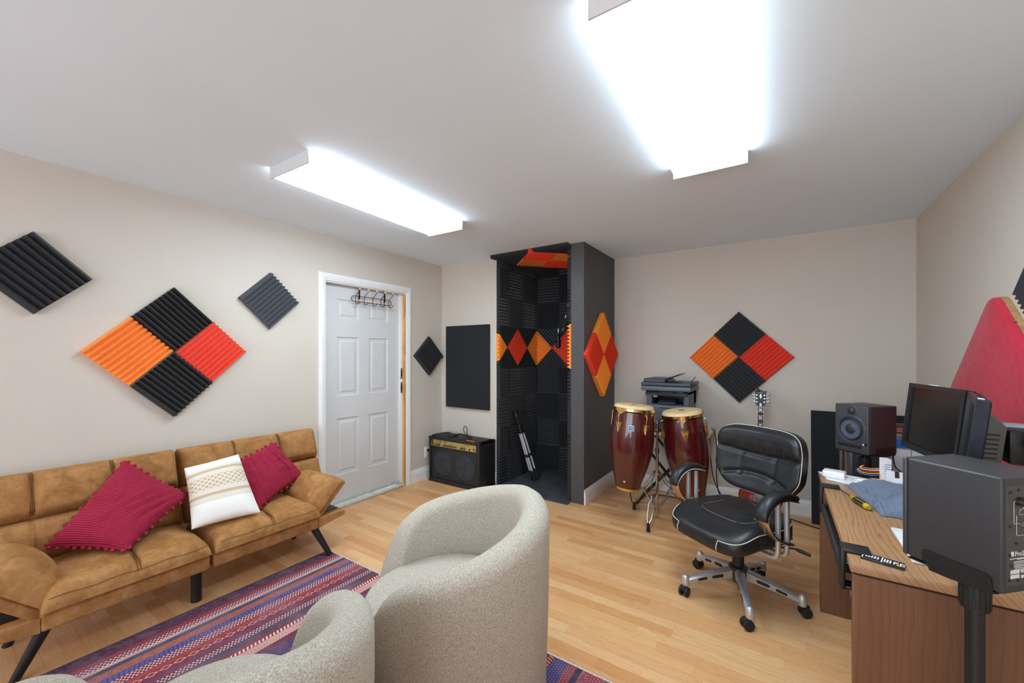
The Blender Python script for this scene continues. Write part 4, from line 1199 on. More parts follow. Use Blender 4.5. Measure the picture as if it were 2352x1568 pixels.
def keyboard_tray():
    t = thing('keyboard_tray', 'black clamp-on keyboard tray hanging from the front edge of the desk', 'keyboard tray', (.25, 2.08, .63))
    for y0, y1 in ((2.428, 2.486), (1.672, 1.738)):
        c = MB().rbox((.172, y0, .7505), (.250, y1, .762), .005, 2)
        cl = emit('clamp', c, M_black, t)
        emit('clamp_plate', MB().rbox((.172, y0, .628), (.185, y1, .761), .004, 2), M_black, cl)
        emit('clamp_jaw', MB().rbox((.172, y0+.008, .628), (.235, y1-.008, .64), .004, 2), M_black, cl)
        emit('clamp_screw', MB().cyl((.212, (y0+y1)/2, .64), (.212, (y0+y1)/2, .722), .006, None, 12).cyl((.212, (y0+y1)/2, .60), (.212, (y0+y1)/2, .628), .013, None, 14), M_steel, cl)
    for y in (2.40, 1.752):
        emit('slide_rail', MB().rbox((.19, y-.012, .655), (.56, y+.012, .69), .003, 1), M_black, t)
    emit('tray_board', MB().rbox((.186, 1.768, .652), (.47, 2.386, .672), .006, 2), M_black, t)
    emit('front_lip', MB().rbox((.176, 1.755, .640), (.190, 2.40, .684), .005, 2), M_hub, t)
keyboard_tray()

# ------------------------------------------------------------------ studio monitors on stands
M_vinyl = plain('black_vinyl', (52, 52, 55), .42, var=.12, nscale=300, bmp=.2, bscale=700)
M_baf = plain('charcoal_baffle', (60, 62, 66), .38, var=.05)
M_cone = plain('woven_cone', (78, 86, 102), .35, var=.12, nscale=300, spec=.6)
M_print = plain('white_print', (226, 226, 228), .5)
def speaker(label, c, ang, z0):
    """local frame: +y is the front; box .178 wide, .195 deep, .26 high"""
    t = thing('studio_monitor', label, 'loudspeaker', (c[0], c[1], z0), ang, 'pair of studio monitors on stands', local=True)
    w, d, h = .089, .0975, .26
    emit('cabinet', MB().rbox((-w, -d, 0), (w, d-.012, h), .006, 3), M_vinyl, t)
    b = MB().rbox((-w, d-.0115, 0), (w, d, h), .005, 3)
    bf = emit('baffle', b, M_baf, t, label='smooth charcoal front baffle')
    fx = lambda x, z: axis_mtx((x, d, z), (0, 1, 0))
    wz, tz = .127, .228
    ring = MB().lathe([(.079, -.0002), (.076, .0022), (.070, .0026), (.066, .001), (.064, -.0002)], 48, fx(.003, wz), cap=False)
    emit('waveguide_ring', ring, M_baf, bf)
    wo = MB().lathe([(.063, .0005), (.0625, .004), (.058, .0065), (.053, .0045), (.052, .002)], 48, fx(.003, wz), cap=False)
    wf = emit('woofer', wo, M_rub, t)
    emit('cone', MB().lathe([(.052, .002), (.046, .0012), (.028, .0006), (.0265, .0008)], 48, fx(.003, wz), cap=False), M_cone, wf, label='silvery blue woven cone')
    emit('dust_cap', MB().lathe([(.0268, .0008), (.024, .0035), (.016, .006), (.007, .007), (.0, .0072)], 40, fx(.003, wz), cap=False), M_hub, wf)
    tw = MB().lathe([(.031, .0003), (.029, .0016), (.022, .001), (.0185, .001)], 40, fx(-.003, tz), cap=False)
    tt = emit('tweeter', tw, M_baf, t)
    emit('dome', MB().lathe([(.0185, .001), (.017, .006), (.012, .0105), (.006, .0125), (0, .013)], 32, fx(-.003, tz), cap=False), M_hub, tt)
    sl = MB().prism([(x*.064+sx*.008*0, zz) for x, zz in ()] or [(-.066, -.008), (-.07, -.004), (-.07, .004), (-.066, .008), (.050, .008), (.054, .004), (.054, -.004), (.050, -.008)], 0, .0008, frame((0, d, .034), (-1,0,0), (0,0,1), (0,1,0)))
    emit('bass_port', sl, plain('port_black', (8, 8, 9), .7), bf)
    emit('brand_badge', MB().box((-.083, d-.0005, .045), (-.058, d+.0006, .061)), M_black, bf)
    lg = frame((-.060, d+.0007, .048), (-1,0,0), (0,0,1), (0,1,0))
    lb = MB()
    for i in range(3): lb.add([(0, i*.0036, 0), (.009, i*.0036, 0), (.009, i*.0036+.0025, 0), (0, i*.0036+.0025, 0)], [(0,1,2,3)], lg)
    emit('power_badge', lb, M_print, bf, label='lit white emblem on the baffle')
    # rear panel
    rp = frame((0, -d-.0006, 0), (1,0,0), (0,0,1), (0,-1,0))      # u right seen from the back, v up
    pl = emit('rear_panel', MB().rbox((-.080, -d-.0012, .018), (.080, -d+.002, .243), .003, 2), plain('rear_plate', (74, 68, 64), .45, var=.05), t, label='rear amplifier plate with white print')
    rp = frame((0, -d-.0014, 0), (1,0,0), (0,0,1), (0,-1,0))
    for x, z in ((-.071, .228), (-.046, .232), (-.072, .152), (-.073, .088), (-.068, .063), (-.074, .032), (-.049, .030), (.071, .228), (.072, .152), (.072, .088), (.072, .032), (0, .232), (-.053, .112)):
        emit('screw', MB().lathe([(0, .0022), (.0028, .002), (.0034, 0)], 12, rp @ Matrix.Translation((x, z, 0)), cap=False), M_black, pl)
    def line(pts): return MB().tube([rp @ V((x, z, .0003)) for x, z in pts], .0005, 4)
    emit('panel_print', line([(-.048, .207), (-.058, .207), (-.060, .204), (-.060, .160), (-.058, .157), (-.030, .157)]), M_print, pl)
    emit('panel_print', line([(-.030, .207), (-.030, .192), (-.033, .188), (-.040, .188), (-.042, .185), (-.042, .176), (.03, .176)]), M_print, pl)
    emit('panel_print', line([(-.052, .175), (-.052, .133), (-.050, .130), (.05, .130)]), M_print, pl)
    emit('knob', MB().lathe([(.010, 0), (.0095, .008), (.008, .010), (0, .010)], 20, rp @ Matrix.Translation((-.044, .206, 0)), cap=False), M_black, pl)
    emit('knob', MB().lathe([(.008, 0), (.0075, .008), (0, .009)], 20, rp @ Matrix.Translation((-.018, .206, 0)), cap=False), M_black, pl)
    emit('rca_socket', MB().lathe([(.0048, 0), (.0048, .010), (.002, .010), (.002, .004), (0, .004)], 18, rp @ Matrix.Translation((-.040, .154, 0)), cap=False), plain('nickel', (206, 200, 184), .3, 1.), pl)
    emit('xlr_socket', MB().lathe([(.013, 0), (.013, .003), (.010, .003), (.010, .001), (0, .001)], 24, rp @ Matrix.Translation((.02, .152, 0)), cap=False), M_black, pl)
    text('brand_print', 'PreSonus', .0155, rp @ Matrix.Translation((-.058, .0845, .0003)), M_print, pl, shear=.15)
    emit('emblem', MB().rbox((-.069, .0845, 0), (-.060, .0955, .0006), .001, 1, rp), M_print, pl)
    for k, (x0, x1, z) in enumerate([(-.072, -.01, .0785), (-.05, .02, .0765), (-.06, -.01, .0715), (-.06, .02, .068), (-.058, .01, .064), (-.06, .015, .0605), (-.056, .02, .057), (-.06, .005, .0535), (-.055, .01, .050)]):
        emit('small_print', MB().box((x0, z, 0), (x1, z+.0016, .0004), rp), M_print, pl)
    for z in (.036, .0465):
        emit('serial_label', MB().box((-.070, z-.001, 0), (-.043, z+.0078, .0005), rp), M_print, pl)
    for k in range(2): emit('small_print', MB().box((-.038, .034+k*.012, 0), (-.030, .041+k*.012, .0004), rp), M_print, pl)
    return t
def stand(label, c, z0, ang):
    t = thing('speaker_stand', label, 'speaker stand', (c[0], c[1], 0), ang, 'pair of speaker stands at the desk ends', local=True)
    emit('base_plate', MB().lathe([(0, 0), (.116, 0), (.118, .003), (.116, .010), (.05, .016), (.02, .03), (0, .03)], 40), M_black, t)
    emit('lower_pole', MB().cyl((0,0,.02), (0,0,z0-.085), .0175, None, 24), M_black, t)
    col = MB(); n = 40
    col.lathe([(.0165, z0-.10), (.0255, z0-.098), (.0265, z0-.07), (.0265, z0-.035), (.023, z0-.030), (.0125, z0-.030)], n, cap=False)
    emit('clutch_collar', col, M_rub, t, label='ribbed clutch collar')
    for i in range(14):
        a = 2*pi*i/14
        emit('collar_rib', MB().rbox((.0255, -.0022, z0-.092), (.0285, .0022, z0-.040), .001, 1, Matrix.Rotation(a, 4, 'Z')), M_rub, bpy.data.objects[t.children[-1].name] if False else t.children[2])
    emit('upper_pole', MB().cyl((0,0,z0-.09), (0,0,z0-.006), .0125, None, 20), M_black, t)
    emit('tray', MB().rbox((-.088, -.085, z0-.006), (.088, .085, z0-.001), .002, 1), M_black, t)
    for s in (-1, 1):
        x = s*.0915
        P = [(-.082, z0-.006), (.0, z0-.012), (.035, z0-.012), (.04, z0+.004), (.05, z0+.006), (.05, z0+.032), (.046, z0+.036), (-.072, z0+.036), (-.080, z0+.030)]
        lip = MB().prism(P, -.0015, .0015, frame((x, 0, 0), (0,1,0), (0,0,1), (1,0,0)))
        lp = emit('side_lip', lip, M_black, t)
        for y, r in ((-.062, .003), (.038, .003)):
            emit('lip_hole', MB().cyl((x-.0022, y, z0+.022), (x+.0022, y, z0+.022), r, None, 12), plain('port_black', (8, 8, 9), .7), lp)
        emit('lip_slot', MB().rbox((x-.0022, -.04, z0+.018), (x+.0022, .018, z0+.023), .0015, 1), plain('port_black', (8, 8, 9), .7), lp)
    return t
NEAR, FAR = (.412, 1.473), (.41, 2.95)
speaker('black studio monitor seen from behind, nearest to the camera in front of the desk', NEAR, R(45), .856)
stand('black speaker stand in front of the near end panel of the desk', NEAR, .855, R(45))
speaker('black studio monitor showing its woofer, standing beyond the far end of the desk', FAR, R(135), .853)
stand('black speaker stand at the far end of the desk', FAR, .852, R(135))
def cable(name, pts, r, mat, label, cat='cable', k=6, group=None):
    return emit(name, MB().tube(spline(pts, k), r, 8), mat, label=label, cat=cat, group=group)
M_redc = plain('red_cable', (196, 34, 28), .5)
cable('cable', [(.475, 2.965, .86), (.478, 2.95, .84), (.482, 2.88, .80), (.492, 2.80, .765), (.505, 2.735, .7535)], .0042, M_redc, 'red cable hanging below the far studio monitor')
cable('cable', [(.52, 2.99, .86), (.525, 2.96, .84), (.52, 2.88, .80), (.535, 2.80, .785), (.58, 2.73, .755)], .0038, M_rub, 'black cable hanging below the far studio monitor')

# ------------------------------------------------------------------ computer screens
def screen(label, pa, pb, ztop, hgt, tilt, group):
    """pa = far top corner, pb = near top corner of the front face, seen from the chair"""
    a, b = V((pa[0], pa[1], 0)), V((pb[0], pb[1], 0)); wd_ = (b-a).length
    u = (b-a).normalized(); n = V((u.y, -u.x, 0)); n = n if n.x < 0 else -n     # n: the way the screen looks
    v = (V((0,0,1))*cos(tilt) + n*sin(tilt)); nn = u.cross(v); nn = nn if nn.dot(n) > 0 else -nn
    O = a+V((0,0,ztop))-v*hgt
    fm = frame(O, u, v, nn)
    mid = O+u*wd_/2
    t = thing('computer_monitor', label, 'computer monitor', (mid.x, mid.y, mid.z), 0, group)
    bz = .018; T = .030
    fr_ = MB()
    for p, q in (((0, 0), (wd_, bz+.006)), ((0, hgt-bz), (wd_, hgt)), ((0, bz+.006), (bz, hgt-bz)), ((wd_-bz, bz+.006), (wd_, hgt-bz))):
        fr_.box((p[0], p[1], -.012), (q[0], q[1], .001), fm)
    emit('bezel', fr_, plain('monitor_bezel', (30, 31, 34), .38), t, smooth=0)
    emit('screen', MB().box((bz-.002, bz, -.012), (wd_-bz+.002, hgt-bz+.002, -.008), fm), plain('dark_lcd', (13, 13, 14), .22, spec=.45), t, smooth=0, label='dark switched-off screen')
    emit('housing', MB().rbox((.002, .002, -T), (wd_-.002, hgt-.002, -.011), .003, 2, fm), plain('monitor_side', (22, 26, 34), .5, spec=.25), t)
    bk = MB(); e = .035
    A = [(e, e, -T+.001), (wd_-e, e, -T+.001), (wd_-e, hgt-e, -T+.001), (e, hgt-e, -T+.001)]; f = .075
    B = [(f, f, -T-.04), (wd_-f, f, -T-.04), (wd_-f, hgt-f, -T-.04), (f, hgt-f, -T-.04)]
    bk.add(A+B, [(0,1,5,4), (1,2,6,5), (2,3,7,6), (3,0,4,7), (4,5,6,7)], fm)
    bh = emit('rear_bulge', bk, plain('monitor_rear', (86, 84, 82), .5), t, smooth=0)
    vt = MB()
    for i in range(10): vt.box((wd_-e-.001-.04*1, e+.03+i*.014, 0), (wd_-e-.001, e+.035+i*.014, .0006), fm @ frame((wd_-e, 0, -T+.001), V((-(f-e), 0, -.041)).normalized(), (0,1,0), V((.041, 0, -(f-e))).normalized()) @ Matrix.Translation((-(wd_-e)+.042, 0, 0)))
    emit('vent_slots', vt, M_black, bh, smooth=0)
    return t, fm, wd_, hgt
GM = 'pair of computer monitors over the desk'
m1, fm1, w1, h1 = screen('dark computer monitor facing the office chair, the far one of the pair', (.509, 2.549), (.574, 2.128), 1.262, .292, R(-6), GM)
m2, fm2, w2, h2 = screen('computer monitor seen nearly edge-on right above the near speaker', (.577, 2.118), (.484, 1.716), 1.258, .292, R(-6), GM)
M_tape = plain('clear_tape', (34, 38, 48), .5, var=.3, spec=.25)
emit('packing_tape', MB().box((w2-.065, h2-.0005, -.028), (w2-.001, h2+.0006, .0008), fm2).box((w2-.0005, h2-.26, -.026), (w2+.0006, h2+.0006, .0006), fm2), M_tape, m2, smooth=0, label='shiny clear packing tape')
emit('paper_scrap', MB().rbox((w2-.062, h2+.0006, -.018), (w2-.040, h2+.004, -.004), .001, 1, fm2), M_print, m2)
emit('paper_scrap', MB().rbox((w1*.38, h1, -.012), (w1*.52, h1+.003, -.002), .001, 1, fm1), M_print, m1)
def arm():
    t = thing('monitor_arm', 'black and grey monitor arm carrying both screens, behind them', 'monitor arm', (.745, 2.10, .75))
    emit('pole', MB().cyl((.745, 2.10, .757), (.745, 2.10, 1.16), .018, None, 20), M_black, t)
    emit('clamp_base', MB().rbox((.69, 2.06, .7505), (.80, 2.14, .760), .004, 2), M_black, t)
    gry = plain('arm_grey', (128, 129, 132), .5)
    for (q, z) in (((.660, 2.30), 1.10), ((.618, 1.915), 1.11)):
        el = V((.745+(q[0]-.745)*.5+.10, (2.10+q[1])/2, 0))
        el.x = min(el.x, .80)
        emit('arm_link', MB().tube([(.745, 2.10, z), (el.x, el.y, z)], [(.018, .022)]*2, 12, flat=(0,0,1)), M_black, t)
        emit('arm_link', MB().tube([(el.x, el.y, z+.03), (q[0], q[1], z+.02)], [(.014, .020)]*2, 12, flat=(0,0,1)), gry, t)
        emit('elbow_joint', MB().cyl((el.x, el.y, z-.025), (el.x, el.y, z+.05), .024, None, 20), gry, t)
        emit('tilt_head', MB().rbox((q[0]-.018, q[1]-.03, z-.06), (q[0]+.02, q[1]+.03, z+.045), .006, 2), M_black, t)
    emit('swivel_cap', MB().cyl((.655, 1.875, 1.13), (.655, 1.875, 1.205), .022, .020, 24), gry, t)
    emit('arm_link', MB().tube([(.655, 1.875, 1.12), (.70, 1.80, 1.115), (.80, 1.62, 1.105)], [(.02, .026)]*3, 12, flat=(0,0,1)), M_black, t)
    cb = MB().tube(spline([(.64, 1.88, 1.06), (.69, 1.80, .97), (.72, 1.78, .90), (.73, 1.80, .765)], 6), .006, 8)
    emit('cable_loop', cb, M_rub, t)
    cb = MB().tube(spline([(.65, 1.86, 1.05), (.72, 1.77, 1.0), (.76, 1.72, .90), (.74, 1.75, .765)], 6), .006, 8)
    emit('cable_loop', cb, M_rub, t)
arm()

# ------------------------------------------------------------------ small things on the desktop
ZT = .7505
def screwdriver():
    t = thing('screwdriver', 'screwdriver with a clear yellow and black handle lying on the desk', 'screwdriver', (.285, 2.27, ZT))
    d = V((.316-.246, 2.165-2.39, 0)).normalized(); tip = V((.246, 2.39, ZT+.0125)); m = axis_mtx(tip, d, (0,0,1))
    emit('shaft', MB().lathe([(0, 0), (.0035, .001), (.003, .012), (.0033, .10), (0, .10)], 12, m), M_steel, t)
    m_y, nt, b = newmat('clear_yellow_handle'); b.inputs['Base Color'].default_value = lin((216, 186, 26)); b.inputs['Roughness'].default_value = .12; b.inputs['Coat Weight'].default_value = .5
    L(nt, ramp(nt, noise_(nt, coords(nt), 30.), [(.3, lin((150, 122, 14))), (.7, lin((198, 170, 30)))]), b.inputs['Base Color'])
    h = MB(); prof = [(0, .095), (.008, .095), (.0115, .102), (.0095, .112), (.0115, .128), (.0125, .15), (.0125, .205), (.0118, .22), (.0095, .228), (0, .229)]
    n = 24
    def fn(a, k):
        r, z = prof[k]; return V((r*cos(a)*(1+.05*cos(6*a)*(4 < k < 8)), r*sin(a)*(1+.05*cos(6*a)*(4 < k < 8)), z))
    h.grid(fn, [2*pi*i/n for i in range(n)], list(range(len(prof))), cu=True, mtx=m)
    hd = emit('handle', h, m_y, t, label='clear yellow handle')
    for a in range(0, 360, 60):
        emit('grip_strip', MB().rbox((.0112, -.0052, .130), (.0134, .0052, .206), .001, 1, m @ Matrix.Rotation(R(a), 4, 'Z')), M_rub, hd)
screwdriver()
def shirt():
    m = MB(); x0, x1, y0, y1 = .285, .66, 2.13, 2.53
    n = 56
    def fn(i, j):
        u, v = i/n, j/n
        x = lerp(x0, x1, u); y = lerp(y0, y1, v) 
        # slanted left hem and a rolled near edge
        x += .06*(1-v)*(1-u); y += .018*sin(u*7)*(1-v) - .03*(1-v)*sin(u*3.1)
        e = min(1, min(u, 1-u)/.05, min(v, 1-v)/.05); e = sqrt(max(0, 1-(1-e)**2))
        q = V((x*9, y*9, 0))
        z = .014 + .026*sstep(.0, .35, u) + .018*noise.noise(q) + .018*abs(noise.noise(q*2.1+V((3,1,0))))
        z += .022*math.exp(-((v-.14-.05*sin(u*6))/.06)**2) - .018*math.exp(-((v-.30-.05*sin(u*5))/.03)**2)
        z -= .006*sum(math.exp(-((u-.06*k-.05-.02*v)/.006)**2) for k in (0, 1, 2))
        return V((x, y, ZT+max(.002, z*e)))
    m.grid(fn, list(range(n+1)), list(range(n+1)))
    per = [fn(i, 0) for i in range(n+1)]+[fn(n, j) for j in range(1, n+1)]+[fn(i, n) for i in range(n-1, -1, -1)]+[fn(0, j) for j in range(n-1, 0, -1)]
    m.add([V((p.x, p.y, ZT)) for p in per], [tuple(range(len(per)))])
    emit('folded_shirt', m, plain('slate_cotton', (100, 110, 132), .9, var=.10, nscale=160, bmp=.15, bscale=600, sheen=.2), smooth=60, label='folded slate blue shirt lying on the desk', cat='shirt')
shirt()
def booklet():
    t = thing('booklet', 'small black booklet with white lettering at the near desk corner', 'booklet', (.265, 1.668, ZT))
    O = V((.217, 1.650, ZT)); u = V((.096, -.026, 0)).normalized(); v = V((.026, .096, 0)).normalized()
    f = frame(O, u, v, (0,0,1))
    emit('cover', MB().rbox((0, 0, 0), (.099, .047, .006), .0008, 1, f), plain('booklet_black', (26, 26, 30), .35), t)
    g = f @ Matrix.Translation((0, 0, .0061))
    c = t.children[0]
    for x0, x1, y0, y1 in ((.003, .0055, .004, .043), (.047, .050, .004, .043)):
        emit('white_bar', MB().box((x0, y0, 0), (x1, y1, .0003), g), M_print, c)
    for k in range(5): emit('lettering', MB().box((.010+k*.0068, .016, 0), (.0135+k*.0068, .036, .0003), g).box((.009+k*.0068, .024, 0), (.0152+k*.0068, .027, .0003), g), M_print, c, smooth=0)
    for k in range(3): emit('lettering', MB().box((.053+k*.0062, .012, 0), (.0568+k*.0062, .036, .0003), g), M_print, c, smooth=0)
    text('lettering', 'FE', .030, g @ Matrix.Translation((.072, .014, 0)), M_print, c)
    emit('yellow_mark', MB().box((.082, .010, .0002), (.092, .017, .0006), g), plain('yellow_print', (232, 178, 40), .5), c)
booklet()
emit('keyboard', MB().rbox((.345, 1.70, ZT), (.47, 1.98, ZT+.012), .004, 2), plain('white_keyboard', (226, 226, 228), .4), label='white slim keyboard on the desk under the near speaker', cat='keyboard')
M_wpl = plain('white_gloss_plastic', (236, 237, 240), .25)
def adapter(label, c, rz, s=(.092, .075, .034)):
    t = thing('power_adapter', label, 'power adapter', (c[0], c[1], c[2] if len(c) > 2 else ZT), rz, 'white power adapters on the desk', local=True)
    b = emit('body', MB().rbox((-s[0]/2, -s[1]/2, 0), (s[0]/2, s[1]/2, s[2]), .007, 3), M_wpl, t)
    emit('plug_slot', MB().rbox((-s[0]/2-.0006, -.018, .006), (-s[0]/2+.002, .018, .022), .002, 1), plain('pale_grey_plastic', (196, 198, 204), .35), b)
adapter('white power adapter on a paper at the far desk corner', (.248, 2.665, ZT+.002), R(-12))
adapter('white power adapter half under the plastic bag on the desk', (.365, 2.60, ZT+.004), R(-25), (.06, .05, .022))
adapter('white charger with a rounded edge beside the white carton', (.455, 2.585, ZT+.004), R(20), (.07, .05, .02))
pp = MB(); n = 14
pts = [(.186, 2.752), (.215, 2.60), (.30, 2.555), (.385, 2.60), (.40, 2.72), (.30, 2.755)]
pp.prism(pts, ZT, ZT+.0012)
emit('paper_sheet', pp, plain('white_paper', (232, 234, 240), .7), smooth=0, label='white paper sheet under the power adapter', cat='paper')
def bag():
    m, nt, b = newmat('clear_plastic_bag'); b.inputs['Base Color'].default_value = (.9, .92, .96, 1); b.inputs['Roughness'].default_value = .18
    b.inputs['Alpha'].default_value = .42; b.inputs['Specular IOR Level'].default_value = .9
    bump(nt, b, noise_(nt, coords(nt), 45., 3), .6, .006)
    g = MB(); n = 30
    def fn(i, j):
        u, v = i/n, j/n; x = lerp(.275, .475, u)+.02*(v-.5); y = lerp(2.535, 2.70, v)-.03*u
        q = V((x*22, y*22, 1))
        return V((x, y, ZT+.006+.012*abs(noise.noise(q))+.022*math.exp(-(((u-.45)/.22)**2+((v-.45)/.25)**2))))
    g.grid(fn, list(range(n+1)), list(range(n+1)))
    emit('plastic_bag', g, m, label='crumpled clear plastic bag on the desk behind the shirt', cat='plastic bag')
bag()
def carton():
    t = thing('carton', 'white carton with blue and pink print behind the near speaker', 'carton', (.532, 2.615, ZT))
    f = Matrix.Translation((.532, 2.615, ZT)) @ Matrix.Rotation(R(-10), 4, 'Z')
    P = [(-.085, 0), (.10, 0), (.10, .068), (-.045, .068), (-.085, .042)]
    bm_ = MB().prism(P, -.09, .09, f @ frame((0,0,0), (0,-1,0), (0,0,1), (-1,0,0)))
    c = emit('carton_body', bm_, plain('white_card', (236, 236, 240), .5), t, smooth=0)
    g = f @ Matrix.Translation((0, 0, .0685))
    emit('black_strap', MB().box((-.06, -.10, -.0005), (-.045, .046, .0004), g), M_black, c, smooth=0)
    e = MB(); e.prism([(.018+.034*cos(2*pi*i/28), .01+.022*sin(2*pi*i/28)) for i in range(28)], -.0002, .0003, g)
    emit('blue_print', e, plain('blue_print', (70, 150, 226), .5), c, smooth=0)
    emit('pink_print', MB().box((-.02, -.055, -.0002), (.08, -.025, .0003), g), plain('pink_print', (240, 40, 150), .5), c, smooth=0)
carton()
def tallbox():
    t = thing('product_box', 'slim white box with rows of small print at the far end of the desk', 'box', (.452, 2.735, ZT))
    f = Matrix.Translation((.452, 2.724, ZT)) @ Matrix.Rotation(R(14), 4, 'Z')
    b = emit('box_body', MB().box((-.015, -.03, 0), (.015, .012, .118), f), plain('white_card', (236, 236, 240), .5), t, smooth=0)
    for i in range(8):
        emit('printed_line', MB().box((-.012 if i % 3 else -.016, -.0305, .012+i*.011), (.010+.006*(i % 2), -.0299, .015+i*.011), f), plain('grey_print', (120, 120, 128), .6), b, smooth=0)
tallbox()
def wires():
    cols = [('blue', (54, 110, 200)), ('yellow', (226, 178, 50)), ('red', (206, 52, 44)), ('white', (230, 230, 232)), ('orange', (226, 128, 50))]
    for k, (nm, c) in enumerate(cols):
        z = ZT+.030+.008*k
        pts = [(.345+.006*k, 2.742-.01*k, z+.012), (.36, 2.730, z-.004), (.40, 2.722+.004*k, z-.008), (.455, 2.728, z), (.475+.006*k, 2.69, z-.01), (.43+.01*k, 2.70-.008*k, ZT+.008+.004*k), (.40, 2.735, ZT+.004)]
        cable('hookup_wire', pts, .0022, plain(nm+'_wire', c, .4), nm+' wire in the tangle at the foot of the far speaker stand', 'wire', 6, 'tangle of coloured wires')
wires()
# ------------------------------------------------------------------ congas on their stand
M_chrome = plain('chrome', (186, 188, 192), .2, 1., var=.03)
M_gold = plain('polished_gold', (232, 200, 128), .18, 1., var=.05)
def wine_wood():
    m, nt, b = newmat('lacquered_wine_wood')
    vec = coords(nt, (14, 14, 1.2)); n = noise_(nt, vec, 3., 4, .6, .4)
    L(nt, ramp(nt, n, [(.3, lin((50, 5, 8))), (.55, lin((80, 9, 13))), (.8, lin((98, 14, 16)))]), b.inputs['Base Color'])
    b.inputs['Roughness'].default_value = .3; b.inputs['Coat Weight'].default_value = 1.; b.inputs['Coat Roughness'].default_value = .03
    return m
M_wine_wood = wine_wood()
M_skin = plain('drum_skin', (222, 196, 150), .6, var=.12, nscale=14)
def conga(label, top, bot, turn, badge):
    # shell radii below are for a full-size drum, slightly reduced here
    S_ = Matrix.Diagonal((.975, .975, 1., 1.))
    top, bot = V(top), V(bot); d = (top-bot); Lc = d.length; d.normalize()
    t = thing('conga_drum', label, 'conga drum', tuple(bot), 0, 'pair of wine red conga drums')
    vdir = -V((top.x, top.y, 0)).normalized()                 # towards the camera side
    m = axis_mtx(bot, d, vdir) @ Matrix.Rotation(turn, 4, 'Z') @ S_
    prof = [(.090, 0), (.099, 0), (.103, .02)]
    for i in range(1, 15):
        u = i/15; r = .101 + (.176-.101)*sin(pi/2*min(1, u/.62))**1.1 if u < .62 else .176-.018*((u-.62)/.38)**1.6
        prof.append((r, .02+(Lc-.05)*u))
    prof += [(.157, Lc-.03), (.150, Lc-.03)]
    sh = emit('shell', MB().lathe(prof, 56, m), M_wine_wood, t, smooth=60)
    emit('bottom_band', MB().lathe([(.097, -.002), (.1025, -.002), (.1055, .017), (.1015, .018)], 48, m, cap=False), M_gold, t)
    # head: domed skin pulled over a flesh hoop
    emit('drum_head', MB().lathe([(.160, Lc-.004), (.158, Lc+.004), (.150, Lc+.018), (.146, Lc+.021), (.10, Lc+.0225), (.03, Lc+.0235), (.001, Lc+.0235)], 56, m), M_skin, t, smooth=60)
    emit('head_mark', MB().lathe([(.026, Lc+.0236), (.014, Lc+.0242), (.0005, Lc+.0243)], 24, m), plain('worn_print', (92, 82, 66), .7, var=.4, nscale=120), t, label='worn dark print in the middle of the skin')
    rm = MB()
    def rim(a, k):
        pr = [(.1635, Lc+.001), (.1665, Lc-.001), (.1665, Lc-.020), (.163, Lc-.022), (.161, Lc-.018), (.161, Lc)]
        r, z = pr[k]
        dip = max(math.exp(-((((a-q+pi) % (2*pi))-pi)/.20)**4) for q in [2*pi*j/5 for j in range(5)])
        if k in (2, 3): z -= .024*dip
        return V((r*cos(a), r*sin(a), z))
    rm.grid(rim, [2*pi*i/120 for i in range(120)], list(range(6)), cu=True, cv=True, mtx=m)
    emit('rim', rm, M_gold, t, smooth=50, label='gold rim with lug ears')
    for j in range(5):
        a = 2*pi*j/5; mm = m @ Matrix.Rotation(a, 4, 'Z')
        hook = spline([(.166, 0, Lc-.040), (.178, 0, Lc-.046), (.182, 0, Lc-.06), (.180, 0, Lc-.13), (.181, 0, Lc-.185)], 5)
        lug = emit('tuning_lug', MB().tube([mm @ p for p in hook], .0036, 10), M_gold, t)
        pz_ = Lc-.115
        P = [(-.030, pz_+.004), (.030, pz_+.004), (.006, pz_-.075), (-.006, pz_-.075)]
        emit('lug_plate', MB().prism(P, .1695, .176, mm @ frame((0,0,0), (0,1,0), (0,0,1), (1,0,0))), M_gold, lug, smooth=0, label='gold triangular side plate')
        emit('lug_tube', MB().cyl(mm @ V((.181, 0, pz_-.02)), mm @ V((.181, 0, pz_-.050)), .0085, None, 14), M_gold, lug)
        emit('lug_nut', MB().cyl(mm @ V((.181, 0, pz_-.050)), mm @ V((.181, 0, pz_-.064)), .0062, None, 6), M_gold, lug)
    if badge is not None:
        mm = m @ Matrix.Rotation(badge, 4, 'Z') @ frame((.1768, 0, Lc-.145), (0,1,0), (0,0,1), (1,0,0))
        bd = emit('badge', MB().rbox((-.021, -.023, -.002), (.021, .023, .0016), .004, 2, mm), M_print, t, label='square blue and white badge')
        emit('badge_field', MB().rbox((-.0175, -.0195, .001), (.0175, .0195, .0021), .003, 1, mm), plain('badge_blue', (30, 96, 150), .3), bd)
        emit('badge_figure', MB().tube([mm @ V(p) for p in spline([(-.011, -.012, .0022), (.004, -.014, .0022), (.012, -.006, .0022), (.002, -.002, .0022), (-.008, .004, .0022), (-.002, .013, .0022), (.009, .011, .0022), (.006, .003, .0022)], 6)], .0018, 6), M_print, bd)
    emit('air_hole', MB().lathe([(0, .0012), (.007, .0008), (.0075, 0)], 16, m @ Matrix.Rotation(R(22), 4, 'Z') @ frame((.117, 0, .075), (0,1,0), (.24,0,1), (1,0,-.24)), cap=False), M_print, t, label='pale spot low on the shell')
    return t
conga('wine red conga drum on the left of the stand, with a square badge', (-.963, 3.224, .966), (-1.004, 3.197, .3175), R(-38), R(35))
conga('wine red conga drum on the right of the stand, partly behind the office chair', (-.647, 3.470, .917), (-.573, 3.520, .251), R(2), None)
